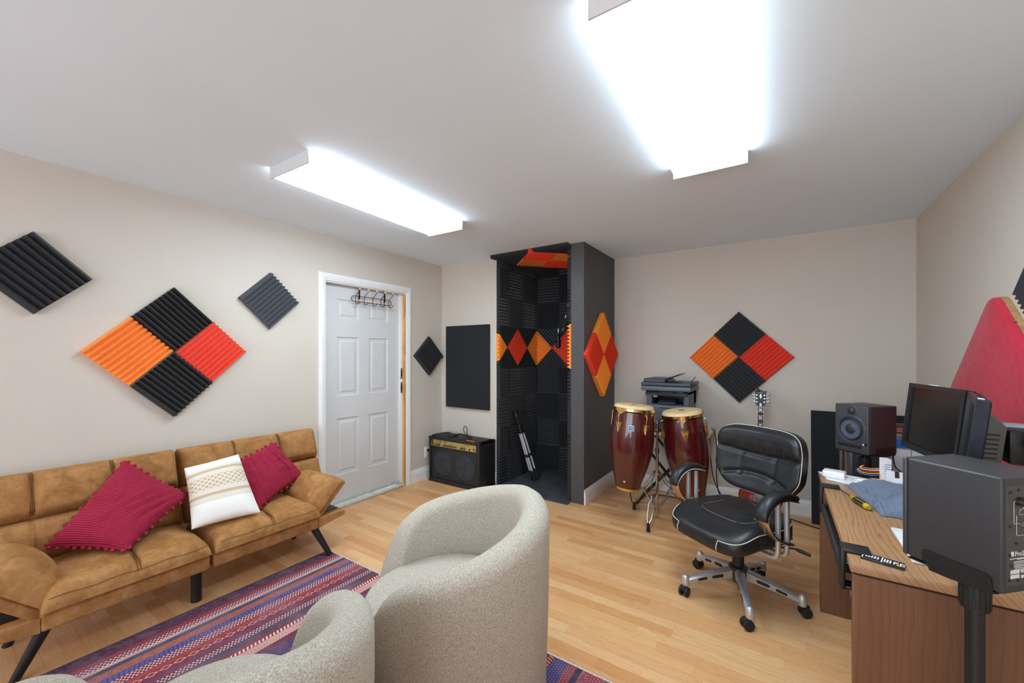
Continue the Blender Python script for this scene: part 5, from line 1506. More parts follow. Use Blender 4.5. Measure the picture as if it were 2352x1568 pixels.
def conga_stand():
    t = thing('conga_stand', 'chrome tripod stand holding the pair of congas', 'drum stand', (-.845, 3.50, 0))
    c = V((-.845, 3.482, 0))
    emit('pole', MB().cyl(c+V((0,0,.05)), c+V((0,0,.60)), .0125, None, 20).cyl(c+V((0,0,.60)), c+V((0,0,.80)), .0095, None, 20), M_chrome, t)
    emit('pole_clamp', MB().cyl(c+V((0,0,.565)), c+V((0,0,.605)), .018, None, 20), M_chrome, t)
    emit('wing_screw', MB().tube([c+V((-.02, -.012, .585)), c+V((-.05, -.03, .588))], .005, 10), M_chrome, t)
    acr = V((.832, .554, 0))
    emit('cross_clamp', MB().tube([c-acr*.05+V((0,0,.755)), c+acr*.05+V((0,0,.755))], [(.012, .014)]*2, 14).cyl(c+V((0,0,.735)), c+V((0,0,.785)), .019, None, 18), M_chrome, t)
    for q in (-1, 1):
        tgt = V((-.976, 3.216, .755)) if q < 0 else V((-.629, 3.482, .755))
        a_ = c+V((0,0,.755)); dd = (tgt-a_); far = dd.length-.170; dd.normalize()
        emit('clamp_arm', MB().tube([a_, a_+dd*(far-.03)], [(.010, .012)]*2, 12, flat=(0,0,1)), M_chrome, t)
        emit('rubber_block', MB().tube([a_+dd*(far-.034), a_+dd*(far-.002)], [(.012, .020)]*2, 12, flat=(0,0,1)), M_rub, t)
    emit('crown', MB().lathe([(.009, .80), (.03, .815), (.034, .83), (.03, .832), (.008, .818)], 24, Matrix.Translation(c), cap=False), M_chrome, t)
    for k in range(6):
        a = 2*pi*k/6; e = V((cos(a)*.033, sin(a)*.033, 0))
        emit('crown_screw', MB().cyl(c+e+V((0,0,.82)), c+e+V((0,0,.85)), .0045, None, 8), M_chrome, t)
    hub = c+V((0,0,.387)); low = c+V((0,0,.075))
    emit('hub', MB().cyl(hub-V((0,0,.022)), hub+V((0,0,.022)), .021, None, 20), M_chrome, t)
    emit('lower_hub', MB().cyl(low-V((0,0,.018)), low+V((0,0,.018)), .018, None, 20), M_chrome, t)
    for f in ((-1.07, 3.588), (-.844, 3.202), (-.712, 3.86)):
        foot = V((f[0], f[1], .0)); dr = (foot-c); dr.z = 0; dr.normalize(); s_ = V((-dr.y, dr.x, 0))
        a = hub+dr*.028; b = foot+V((0,0,.055))-dr*.0
        leg = None
        for q in (-1, 1):
            pts = [a+s_*(q*.010), a.lerp(b, .12)+s_*(q*.023), a.lerp(b, .40)+s_*(q*.023), a.lerp(b, .48)+s_*(q*.006), a.lerp(b, .52)+s_*(q*.006), a.lerp(b, .60)+s_*(q*.023), a.lerp(b, .88)+s_*(q*.018), b+s_*(q*.003)]
            if leg is None: mb = MB()
            mb.tube(pts, .0042, 8); leg = 1
        mb.tube([a-dr*.006, a+dr*.006], .02, 10)
        lg = emit('leg', mb, M_chrome, t)
        emit('rubber_foot', MB().tube([b+V((0,0,.012)), foot+V((0,0,.010)), foot+V((0,0,.0005))], [.010, .016, .013], 14), M_rub, lg)
        mid = a.lerp(b, .50)
        for q in (-1, 1):
            emit('brace', MB().tube([low+dr*.015+s_*(q*.009), mid+s_*(q*.009)], .004, 8), M_chrome, lg)
        emit('leg_knob', MB().tube([hub+dr*.02+s_*.016+V((0,0,.01)), hub+dr*.02+s_*.045+V((0,0,.012))], .005, 8), M_chrome, lg)
conga_stand()

# ------------------------------------------------------------------ printer on its folding table
def table():
    t = thing('folding_table', 'pale folding table with black crossed legs under the printer', 'table', (-.82, 3.92, 0))
    emit('tabletop', MB().rbox((-1.16, 3.680, .672), (-.488, 4.235, .70), .005, 2), plain('pale_laminate', (204, 200, 194), .45), t)
    for y in (3.74, 4.17):
        lg = MB().tube([(-1.11, y, .668), (-.55, y, .012)], [(.012, .018)]*2, 10)
        emit('crossed_leg', lg, M_black, t)
        lg = MB().tube([(-.54, y+.028, .668), (-1.10, y+.028, .012)], [(.012, .018)]*2, 10)
        emit('crossed_leg', lg, M_black, t)
    for x, z in ((-.55, .012), (-1.10, .012)):
        emit('floor_bar', MB().tube([(x, 3.72, z), (x, 4.22, z)], .011, 12), M_black, t)
    emit('pivot', MB().tube([(-.828, 3.73, .34), (-.828, 4.20, .34)], .008, 12), M_steel, t)
table()
def printer():
    t = thing('printer', 'dark grey multifunction laser printer on the folding table behind the congas', 'printer', (-.84, 3.98, .70))
    dk = plain('printer_dark', (58, 64, 74), .42); md = plain('printer_mid', (86, 94, 106), .4); bk = plain('printer_black', (14, 15, 17), .4)
    x0, x1, yf, yb = -1.018, -.650, 3.780, 4.17
    b = MB()
    b.rbox((x0, yf, .703), (x1, yb, .935), .010, 2)
    b.rbox((x0, yf+.02, .93), (x0+.05, yb, 1.06), .006, 2).rbox((x1-.045, yf+.02, .93), (x1, yb, 1.06), .006, 2).rbox((x0, yf+.27, .93), (x1, yb, 1.06), .006, 2).rbox((x0, yf+.02, 1.030), (x1, yb, 1.062), .006, 2)
    bd = emit('body', b, md, t)
    emit('output_cavity', MB().box((x0+.048, yf+.262, .936), (x1-.043, yf+.272, 1.032)), bk, bd, smooth=0)
    emit('output_tray', MB().rbox((x0+.05, yf+.03, .934), (x1-.045, yf+.27, .942), .003, 1), dk, bd)
    stp = MB().rbox((-.075, 0, 0), (.075, .12, .008), .003, 1, Matrix.Translation((-.84, yf+.005, .943)) @ Matrix.Rotation(R(20), 4, 'X'))
    emit('paper_stop', stp, dk, bd)
    emit('usb_port', MB().rbox((x0+.055, yf+.035, 1.0), (x0+.095, yf+.045, 1.022), .002, 1), M_print, bd)
    emit('paper_tray', MB().rbox((x0+.012, yf-.006, .712), (x1-.012, yf+.02, .80), .006, 2), dk, t)
    emit('tray_handle', MB().rbox((-.92, yf-.012, .775), (-.76, yf-.002, .79), .004, 2), bk, t)
    emit('front_flap', MB().rbox((x0+.02, yf-.004, .81), (x1-.02, yf+.02, .925), .008, 2), md, t)
    emit('flap_slot', MB().rbox((-.90, yf-.006, .905), (-.74, yf-.002, .911), .001, 1), bk, t)
    # control panel, sloping
    pn = MB().rbox((-.18, -.005, -.035), (.18, .006, .035), .004, 2, Matrix.Translation((-.834, 3.762, 1.052)) @ Matrix.Rotation(R(-38), 4, 'X'))
    cp_ = emit('control_panel', pn, bk, t)
    mm = Matrix.Translation((-.834, 3.762, 1.052)) @ Matrix.Rotation(R(-38), 4, 'X')
    emit('display', MB().rbox((-.06, -.0065, -.012), (.06, -.004, .022), .001, 1, mm), plain('panel_glass', (52, 56, 62), .15), cp_)
    for k in range(3): emit('button', MB().rbox((.09+.022*k, -.0068, -.006), (.104+.022*k, -.004, .006), .001, 1, mm), md, cp_)
    # scanner and feeder
    emit('scanner', MB().rbox((-1.056, 3.745, 1.064), (-.625, 4.17, 1.105), .008, 2), md, t)
    fd = MB().rbox((-1.056, 3.745, 1.107), (-.625, 4.17, 1.140), .010, 3).rbox((-1.050, 3.80, 1.13), (-.85, 4.16, 1.172), .016, 3)
    fe = emit('feeder', fd, dk, t)
    tr = MB().rbox((0, -.16, 0), (.155, .16, .006), .002, 1, Matrix.Translation((-.875, 3.96, 1.155)) @ Matrix.Rotation(R(-22), 4, 'Y'))
    emit('feeder_tray', tr, dk, fe)
    emit('paper_guide', MB().rbox((-.86, 3.86, 1.145), (-.78, 3.87, 1.168), .003, 1), bk, fe)
    st_ = MB().rbox((0, -.02, 0), (.065, .02, .003), .001, 1, Matrix.Translation((-.66, 3.93, 1.138)) @ Matrix.Rotation(R(-48), 4, 'Y'))
    emit('paper_support', st_, dk, fe)
    emit('red_tip', MB().rbox((.058, -.02, .0028), (.066, .02, .005), .0005, 1, Matrix.Translation((-.66, 3.93, 1.138)) @ Matrix.Rotation(R(-48), 4, 'Y')), plain('red_tag', (190, 60, 50), .5), fe)
printer()

# ------------------------------------------------------------------ guitar on a stand
def guitar():
    tilt = R(-7)
    M0 = Matrix.Translation((-.118, 3.955, .075)) @ Matrix.Rotation(tilt, 4, 'X')     # x across, z along the neck, -y towards the room
    t = thing('electric_guitar', 'red electric guitar standing behind the office chair, black headstock with pearl inlays', 'guitar', (-.118, 3.955, .075))
    red = plain('cherry_lacquer', (140, 12, 18), .2, coat=.8, var=.12, nscale=8)
    cream = plain('cream_binding', (226, 212, 182), .4); bkl = plain('black_lacquer', (16, 16, 17), .35, spec=.25)
    half = [(0, 0), (.06, .006), (.115, .03), (.152, .075), (.160, .125), (.145, .175), (.118, .215), (.103, .25), (.105, .285), (.122, .315), (.130, .350), (.122, .385), (.098, .408), (.07, .405), (.05, .385), (.03, .375)]
    out = [p for p in spline([(x, z, 0) for x, z in half], 4)]
    P = [(p.x, p.y) for p in out] + [(-p.x, p.y) for p in reversed(out[1:])]
    fm = M0 @ frame((0, -.02, 0), (1,0,0), (0,0,1), (0,-1,0))
    n = len(P); cx, cz = 0, .19
    rows = [(1, -.024), (1, .018), (.985, .022), (.9, .027), (.6, .033), (.3, .035)]
    b = MB(); vs = [(cx+(p[0]-cx)*f, cz+(p[1]-cz)*f, h) for f, h in rows for p in P]
    fs = [(i*n+j, i*n+(j+1) % n, (i+1)*n+(j+1) % n, (i+1)*n+j) for i in range(len(rows)-1) for j in range(n)] + [tuple((len(rows)-1)*n+j for j in range(n)), tuple(reversed(range(n)))]
    b.add(vs, fs, fm)
    body = emit('body', b, red, t, smooth=40)
    emit('body_binding', MB().tube([fm @ V((p[0], p[1], .019)) for p in P], .0028, 6, closed=True), cream, t)
    emit('bridge', MB().rbox((-.045, .125, .034), (.045, .137, .046), .003, 1, fm), M_chrome, t)
    emit('tailpiece', MB().rbox((-.048, .088, .034), (.048, .102, .046), .004, 2, fm), M_chrome, t)
    for z in (.17, .285): emit('pickup', MB().rbox((-.042, z, .033), (.042, z+.038, .044), .003, 1, fm), M_chrome, t)
    for x, z in ((.08, .06), (.105, .095), (.09, .12), (.115, .145)): emit('knob', MB().lathe([(.012, .025), (.011, .045), (0, .046)], 18, fm @ Matrix.Translation((x, z, 0)), cap=False), plain('amber_knob', (196, 150, 60), .3), t)
    # neck: nut at .865, headstock to 1.03
    nk = MB()
    def sec(z, w):
        return [(-w, .040), (w, .040), (w, .034), (w*.6, .022), (0, .018), (-w*.6, .022), (-w, .034)]
    s0, s1 = sec(.36, .027), sec(.868, .0215)
    vs = [(x, .36, h) for x, h in s0]+[(x, .868, h) for x, h in s1]; k = 7
    nk.add(vs, [(i, (i+1) % k, k+(i+1) % k, k+i) for i in range(k)]+[tuple(range(k)), tuple(range(2*k-1, k-1, -1))], fm)
    emit('neck', nk, red, t)
    fb = MB(); vs = [(-.027, .33, .040), (.027, .33, .040), (.0215, .866, .040), (-.0215, .866, .040), (-.026, .33, .045), (.026, .33, .045), (.0205, .866, .045), (-.0205, .866, .045)]
    fb.add(vs, [(0,3,2,1), (4,5,6,7), (0,1,5,4), (1,2,6,5), (2,3,7,6), (3,0,4,7)], fm)
    fbo = emit('fretboard', fb, plain('rosewood', (54, 38, 32), .5, var=.2, nscale=90), t, smooth=0)
    for q in (-1, 1): emit('neck_binding', MB().tube([fm @ V((q*.0272, .33, .0425)), fm @ V((q*.0218, .867, .0425))], .0022, 6), cream, fbo)
    scale = .628; nut = .866; pos = [nut]
    for i in range(1, 18): pos.append(nut-scale*(1-2**(-i/12)))
    for i in range(1, 18): emit('fret', MB().rbox((-.0235, pos[i]-.0012, .045), (.0235, pos[i]+.0012, .0466), .0005, 1, fm), M_chrome, fbo)
    for i in (1, 3, 5, 7, 9, 12, 15):
        a, c = pos[i-1]-.008, pos[i]+.006
        emit('pearl_inlay', MB().box((-.0125, c, .0448), (.0125, a, .0454), fm), plain('pearl', (222, 226, 230), .25, var=.15, nscale=200), fbo, smooth=0)
    emit('nut', MB().rbox((-.0215, .866, .040), (.0215, .872, .048), .001, 1, fm), cream, t)
    Hh = M0 @ frame((0, -.055, .872), (1,0,0), (0,-sin(R(-12)),cos(R(-12))), (0,-cos(R(12)),-sin(R(12)) ))
    hp = [(-.021, 0), (.021, 0), (.028, .012), (.040, .028), (.038, .10), (.0435, .142), (.022, .136), (.004, .150), (-.014, .140), (-.0435, .142), (-.038, .10), (-.040, .028), (-.028, .012)]
    hs = emit('headstock', MB().prism(hp, -.012, .004, Hh), bkl, t, smooth=0, label='black headstock')
    dm = [(0, .105), (.009, .09), (0, .072), (-.009, .09)]
    emit('crown_inlay', MB().prism(dm, .004, .0046, Hh).prism([(x*.9, y+.012) for x, y in dm], .004, .0047, Hh), plain('pearl', (222, 226, 230), .25), hs, smooth=0)
    emit('script_mark', MB().tube([Hh @ V(p) for p in spline([(-.022, .121, .0045), (-.014, .128, .0045), (-.006, .121, .0045), (.002, .127, .0045), (.010, .121, .0045), (.020, .126, .0045)], 5)], .0011, 5), M_print, hs)
    emit('truss_cover', MB().prism([(-.009, .006), (.009, .006), (.006, .03), (0, .036), (-.006, .03)], .004, .0055, Hh), M_print, hs, smooth=0)
    for q in (-1, 1):
        for z in (.045, .075, .105):
            tp = emit('tuning_peg', MB().lathe([(.0075, .003), (.0065, .006), (.0035, .007), (.0035, .014), (0, .014)], 16, Hh @ Matrix.Translation((q*.028, z, 0)), cap=False), M_chrome, t)
            emit('peg_button', MB().tube([Hh @ V((q*.042, z, -.006)), Hh @ V((q*.055, z, -.006))], .003, 8).sphere(Hh @ V((q*.060, z, -.006)), .009, 12, (1, .5, .9)), M_chrome, tp)
    for i in range(6):
        x = -.016+.0064*i
        emit('string', MB().tube([fm @ V((x*1.5, .125, .047)), fm @ V((x, .868, .0485))], .0006, 4), M_steel, t)
    ct = MB().rbox((-.012, -.004, -.008), (.012, .012, .010), .003, 2, Hh @ Matrix.Translation((-.018, .143, .010))).tube([Hh @ V((-.018, .15, .012)), Hh @ V((-.026, .185, .016))], .004, 8)
    emit('clip_tuner', ct, M_black, t, label='black tuner clipped to the headstock')
guitar()
def guitar_stand():
    t = thing('guitar_stand', 'black tubular stand under the red guitar', 'guitar stand', (-.118, 4.02, 0))
    emit('upright', MB().tube([(-.118, 4.10, .12), (-.118, 4.155, .55)], .010, 10), M_black, t)
    for q in (-1, 1):
        emit('leg', MB().tube(spline([(-.118+q*.02, 4.09, .16), (-.118+q*.10, 4.02, .08), (-.118+q*.16, 3.86, .012)], 6), .010, 10), M_black, t)
        emit('cradle', MB().tube(spline([(-.118+q*.07, 4.04, .11), (-.118+q*.075, 3.96, .058), (-.118+q*.075, 3.90, .058), (-.118+q*.075, 3.885, .09)], 6), .009, 10), M_rub, t)
    emit('leg', MB().tube([(-.118, 4.10, .16), (-.118, 4.20, .012)], .010, 10), M_black, t)
guitar_stand()

# ------------------------------------------------------------------ corner behind the desk
def cabinet():
    t = thing('side_cabinet', 'white cabinet with a brown wooden top in the corner behind the desk', 'cabinet', (.70, 3.9, 0))
    emit('cabinet_body', MB().rbox((.545, 3.50, 0), (.872, 4.08, .855), .003, 1), plain('white_melamine', (222, 220, 226), .45), t)
    emit('cabinet_top', MB().rbox((.54, 3.49, .855), (.874, 4.085, .880), .003, 1), wood('brown_board', (150, 116, 88), (104, 76, 54), 'X', 1.2, .5, .6, 6.), t)
    emit('door_line', MB().box((.706, 3.4985, .02), (.709, 3.5005, .83)), plain('door_gap', (120, 118, 118), .7), t)
    emit('tape_strip', MB().rbox((.60, 3.484, .800), (.874, 3.500, .856), .003, 1), plain('blue_painter_tape', (20, 96, 196), .6, var=.15, nscale=60, bmp=.2), t, label='strip of blue painter tape along the front edge')
cabinet()
cable('cable', [(.55, 3.62, .886), (.64, 3.70, .888), (.72, 3.66, .888), (.82, 3.74, .886), (.868, 3.72, .886)], .005, M_redc, 'red cable lying on the brown cabinet top')
for k, pts in enumerate(([(.56, 3.76, .885), (.65, 3.86, .886), (.76, 3.80, .886), (.86, 3.88, .885)], [(.56, 3.90, .885), (.66, 3.96, .885), (.78, 3.93, .885), (.86, 4.0, .885)], [(.56, 3.58, .8845), (.66, 3.555, .8845), (.75, 3.565, .8845), (.86, 3.60, .8845)])):
    cable('cable', pts, .004, M_rub, 'thin black cable lying on the brown cabinet top, ' + ('in the middle', 'at the back', 'at the front edge')[k], group='black cables on the cabinet top')
def tower():
    t = thing('computer_tower', 'dark grey metal computer tower behind the far end of the desk', 'computer tower', (.455, 3.45, 0))
    g = plain('tower_grey', (104, 106, 108), .35, .6)
    emit('case', MB().rbox((.385, 3.30, .01), (.530, 3.72, .80), .006, 2), g, t)
    emit('front_plate', MB().rbox((.392, 3.292, .02), (.523, 3.302, .79), .004, 1), plain('tower_front', (84, 86, 90), .3, .5), t)
    for x in (.40, .515):
        for y in (3.33, 3.69): emit('foot', MB().cyl((x, y, 0), (x, y, .012), .012, None, 12), M_rub, t)
tower()
def pole_stand():
    t = thing('microphone_stand', 'chrome microphone stand pole beside the far speaker, behind the desk', 'microphone stand', (.345, 3.30, 0))
    emit('base', MB().lathe([(0, 0), (.028, 0), (.0285, .02), (.016, .03), (0, .03)], 28, Matrix.Translation((.345, 3.30, 0))), M_black, t)
    emit('pole', MB().cyl((.345, 3.30, .02), (.345, 3.30, .93), .013, None, 18), M_steel, t)
    emit('boom_rod', MB().cyl((.372, 3.285, .25), (.372, 3.285, .90), .005, None, 12), M_chrome, t)
    emit('rod_clip', MB().rbox((.342, 3.278, .60), (.378, 3.305, .63), .004, 1), M_black, t)
pole_stand()
def slim():
    t = thing('slim_carton', 'slim blue and pink carton leaning on the white cabinet', 'box', (.575, 3.44, 0))
    bx = emit('carton_body', MB().box((.553, 3.435, .0), (.590, 3.478, .78)), plain('blue_carton', (36, 62, 130), .5), t, smooth=0)
    emit('pink_print', MB().prism([(.553, .62), (.590, .60), (.590, .78), (.553, .78)], 0, .001, frame((0, 3.4345, 0), (1,0,0), (0,0,1), (0,-1,0))), plain('mauve_print', (166, 80, 130), .5), bx, smooth=0)
slim()

# ------------------------------------------------------------------ cords on the floor
cable('cord', [(-1.04, 3.37, .30), (-1.05, 3.45, .12), (-1.10, 3.80, .006), (-1.02, 4.06, .006), (-.84, 4.10, .006), (-.60, 4.06, .006), (-.40, 4.12, .006), (-.10, 4.19, .006), (.10, 4.10, .006), (.24, 4.02, .006), (.34, 3.99, .006)], .0042, M_rub, 'black cord running along the floor below the congas to the leaning panel', 'cord', 8)
cable('cord', [(-.50, 4.05, .71), (-.472, 4.03, .69), (-.455, 4.03, .50), (-.46, 4.05, .30), (-.44, 4.08, .12), (-.36, 4.10, .03), (-.28, 4.11, .006), (-.22, 4.14, .006)], .0042, M_rub, 'black cord hanging from the printer table down to the floor', 'cord', 8)
cable('cord', [(-.51, 3.95, .665), (-.50, 3.98, .45), (-.47, 4.00, .25), (-.40, 4.02, .10), (-.36, 4.02, .02), (-.44, 3.96, .006), (-.54, 3.93, .006), (-.50, 3.88, .006), (-.42, 3.92, .006)], .0042, M_rub, 'black cord hanging under the table and looped on the floor by the right conga', 'cord', 8)
# ------------------------------------------------------------------ guitar amplifier
def amp():
    x0, x1, yf, yb, h = -3.212, -2.503, 3.162, 3.435, .492
    t = thing('guitar_amplifier', 'black guitar amplifier with a gold control panel standing in the corner', 'amplifier', ((x0+x1)/2, (yf+yb)/2, 0))
    tol = plain('black_tolex', (26, 26, 28), .55, var=.2, nscale=200, bmp=.35, bscale=500)
    b = MB(); w = .026
    b.rbox((x0, yf, .008), (x0+w, yb, h), .006, 2).rbox((x1-w-.018, yf, .008), (x1, yb, h), .006, 2).rbox((x0, yf, h-w), (x1, yb, h), .006, 2).rbox((x0, yf, .008), (x1, yb, .008+w+.012), .006, 2).box((x0+.01, yb-.02, .02), (x1-.01, yb-.006, h-.01))
    emit('cabinet', b, tol, t)
    gx0, gx1 = x0+.028, x1-.046
    gc = plain('grille_cloth', (40, 41, 45), .85, var=.25, nscale=420, bmp=.3, bscale=900)
    gr = MB(); n = 60; mz = 40
    def fn(i, j):
        x = lerp(gx0, gx1, i/n); z = lerp(.048, .392, j/mz); d = 0
        for cx in (lerp(gx0, gx1, .26), lerp(gx0, gx1, .75)):
            r = sqrt((x-cx)**2+(z-.21)**2)
            d += .006*(1-sstep(.125, .142, r))*(.6+.4*(r/.14)**2)
        return V((x, yf+.024-d, z))
    gr.grid(fn, list(range(n+1)), list(range(mz+1)))
    g = emit('grille', gr, gc, t, smooth=60)
    for cx in (lerp(gx0, gx1, .26), lerp(gx0, gx1, .75)):
        dd = MB().lathe([(.128, 0), (.12, .0012), (.05, .0022), (.0005, .0025)], 40, frame((cx, yf+.0172, .21), (1,0,0), (0,0,1), (0,-1,0)))
        emit('speaker_print', dd, plain('dusty_grille', (50, 51, 57), .85, var=.3, nscale=18), g, label='dusty round of a loudspeaker behind the cloth')
    f = frame((gx0, yf+.012, .394), (1,0,0), (0,0,1), (0,-1,0)); W = gx1-gx0
    gp = emit('control_panel', MB().rbox((0, 0, -.008), (W, .073, .002), .001, 1, f), plain('brushed_gold_panel', (186, 158, 92), .4, .2, var=.1, nscale=60), t, label='gold control panel')
    g2 = f @ Matrix.Translation((0, 0, .0023))
    M_ink = plain('panel_ink', (34, 28, 20), .6)
    text('panel_lettering', 'E RIDER', .024, g2 @ Matrix.Translation((.075, .046, 0)), M_ink, gp)
    text('panel_lettering', 'MHT-1000', .014, g2 @ Matrix.Translation((W-.155, .052, 0)), M_ink, gp)
    text('panel_lettering', 'Rp', .045, g2 @ Matrix.Translation((W-.055, .010, 0)), M_ink, gp, shear=.3)
    for k in range(4): emit('panel_mark', MB().box((.185, .046+k*.005, 0), (.225, .0485+k*.005, .0003), g2), M_ink, gp, smooth=0)
    for x, wd_ in ((.07, .03), (.11, .03), (.19, .05), (.26, .06), (.335, .04), (.425, .04), (.47, .02)):
        emit('panel_mark', MB().box((x, .034, 0), (x+wd_, .038, .0003), g2), M_ink, gp, smooth=0)
    kx = [.075, .105, .13, .185, .21, .235, .258, .282, .307, .33, .36, .43, .456, .482]
    for i, x in enumerate(kx):
        kb = MB().lathe([(.0085, 0), (.008, .009), (.006, .011), (0, .011)], 18, g2 @ Matrix.Translation((x, .019, 0)), cap=False)
        k_ = emit('control_knob', kb, M_black, gp)
        if 3 <= i <= 9: emit('knob_cap', MB().lathe([(.003, .011), (0, .0125)], 10, g2 @ Matrix.Translation((x, .019, 0)), cap=False), M_gold, k_)
    emit('power_switch', MB().rbox((W-.095, .008, 0), (W-.082, .028, .006), .001, 1, g2), M_black, gp)
    for z in (.010, .030): emit('input_jack', MB().lathe([(.006, 0), (.006, .003), (.003, .003), (0, .001)], 14, g2 @ Matrix.Translation((.028, z, 0)), cap=False), M_black, gp)
    for x in (x0, x1):
        for y in (yf, yb):
            for z in (.008, h):
                cx_, cy_, cz_ = x, y, z
                s = (1 if x == x0 else -1, 1 if y == yf else -1, 1 if z < .1 else -1)
                a = (x-s[0]*.003, y-s[1]*.003, z-s[2]*.003); b_ = (x+s[0]*.030, y+s[1]*.030, z+s[2]*.030)
                emit('corner_guard', MB().rbox(tuple(min(p, q) for p, q in zip(a, b_)), tuple(max(p, q) for p, q in zip(a, b_)), .006, 2), M_rub, t)
    for x in (x0+.06, x1-.06):
        for y in (yf+.04, yb-.04): emit('foot', MB().cyl((x, y, 0), (x, y, .012), .014, None, 12), M_rub, t)
    hx = (x0+x1)/2+.01
    hd = spline([(hx-.11, yf+.13, h+.004), (hx-.095, yf+.13, h+.012), (hx-.06, yf+.13, h+.034), (hx, yf+.13, h+.042), (hx+.06, yf+.13, h+.028), (hx+.095, yf+.13, h+.010), (hx+.11, yf+.13, h+.004)], 6)
    emit('carry_handle', MB().tube(hd, [(.005, .012)]*len(hd), 12, flat=(0,0,1)), M_rub, t)
    for q in (-.12, .12): emit('handle_end', MB().rbox((hx+q-.022, yf+.115, h), (hx+q+.022, yf+.145, h+.009), .003, 1), M_rub, t)
amp()
def gig_bag():
    t = thing('strap_bag', 'black cloth gear pouch with a hanging strap on top of the amplifier', 'bag', (-3.07, 3.26, .493))
    m = MB(); n = 24
    def fn(sg):
        def g(i, j):
            u, v = i/n, j/n; x = lerp(-3.185, -2.945, u); y = lerp(3.175, 3.36, v)
            e = sqrt(max(0, 1-(1-min(1, min(u, 1-u, v, 1-v)/.12))**2))
            z = .4935+(.022+.010*noise.noise(V((x*20, y*20, 0)))+.012*math.exp(-((u-.45)/.2)**2-((v-.7)/.2)**2))*e if sg else .4932
            return V((x, y, z))
        return g
    m.grid(fn(1), list(range(n+1)), list(range(n+1))); m.grid(fn(0), list(range(n+1)), list(range(n+1)))
    emit('pouch', m, plain('black_nylon', (30, 31, 32), .6, var=.2, nscale=60, bmp=.3, bscale=200), t, smooth=60)
    s = [(-3.17, 3.24, .510), (-3.168, 3.17, .506), (-3.160, 3.156, .49), (-3.148, 3.150, .45), (-3.135, 3.150, .40), (-3.118, 3.152, .34), (-3.116, 3.152, .325)]
    sp = spline(s, 5)
    emit('strap', MB().tube(sp, [(.0022, lerp(.014, .007, min(1, i/len(sp)*1.6))) for i in range(len(sp))], 10, flat=(0,-1,0)), M_rub, t)
gig_bag()
emit('orange_marker', MB().tube([(-2.70, 3.20, .4975), (-2.67, 3.20, .4975), (-2.665, 3.20, .4975), (-2.60, 3.195, .4975), (-2.585, 3.194, .4975)], [.0042, .0046, .0042, .0042, .002], 10), plain('orange_plastic', (246, 110, 22), .4), label='orange pen lying on top of the amplifier', cat='pen')
co_ = spline([(-2.84, 3.41, .4965), (-2.88, 3.40, .505), (-2.905, 3.395, .54), (-2.90, 3.39, .585), (-2.875, 3.388, .60), (-2.855, 3.39, .575), (-2.86, 3.395, .53), (-2.85, 3.39, .505), (-2.80, 3.38, .4965), (-2.77, 3.36, .4965)], 7)
emit('coiled_cable', MB().tube(co_, .0042, 8), M_rub, label='black cable looped up and tied at the back of the amplifier top', cat='cable')

# ------------------------------------------------------------------ tripod leaning in the booth
def tripod():
    top, base = V((-2.415, 3.69, .765)), V((-2.215, 3.775, .035)); d = (top-base).normalized()
    t = thing('camera_tripod', 'folded silver and black camera tripod leaning in the booth', 'tripod', (-2.215, 3.775, .012))
    u = V((0,0,1)); u = (u-d*u.dot(d)).normalized(); w = d.cross(u)
    Lt = (top-base).length
    al = plain('tripod_alloy', (196, 198, 204), .3, .35)
    for k in range(3):
        a = 2*pi*k/3+.6; o = (u*cos(a)+w*sin(a))
        ft = base+o*.036+d*(.0 if k else .01); kn = base+d*(Lt*.70)+o*.024
        lg = emit('leg', MB().tube([ft.lerp(kn, .16), kn], .0115, 12), al, t)
        emit('leg_lock', MB().tube([ft.lerp(kn, .46), ft.lerp(kn, .52)], .0138, 12), M_black, lg)
        emit('leg_lock', MB().tube([ft.lerp(kn, .10), ft.lerp(kn, .18)], .0138, 12), M_black, lg)
        emit('rubber_foot', MB().tube([ft-d*.012, ft, ft.lerp(kn, .12)], [.011, .013, .010], 12), M_rub, lg)
        emit('leg_hinge', MB().tube([kn-d*.02, kn+d*.05], [.014, .011], 12), M_black, lg)
    emit('centre_column', MB().tube([base+d*(Lt*.25), base+d*(Lt*.93)], .010, 12), M_black, t)
    emit('shoulder', MB().tube([base+d*(Lt*.68), base+d*(Lt*.78)], [.03, .026], 14), M_black, t)
    hd = base+d*(Lt*.90)
    emit('head', MB().tube([hd, hd+d*.03, hd+d*.055], [.02, .024, .016], 14).rbox((-.022, -.016, .05), (.022, .016, .075), .004, 1, axis_mtx(hd, d)), M_black, t)
    emit('quick_plate', MB().rbox((-.028, -.02, .075), (.028, .02, .085), .003, 1, axis_mtx(hd, d)), M_black, t)
    p0 = hd+d*.02; emit('pan_handle', MB().tube([p0, V((-2.395, 3.61, .655)), V((-2.43, 3.56, .61))], [.006, .006, .009], 10), M_black, t)
tripod()

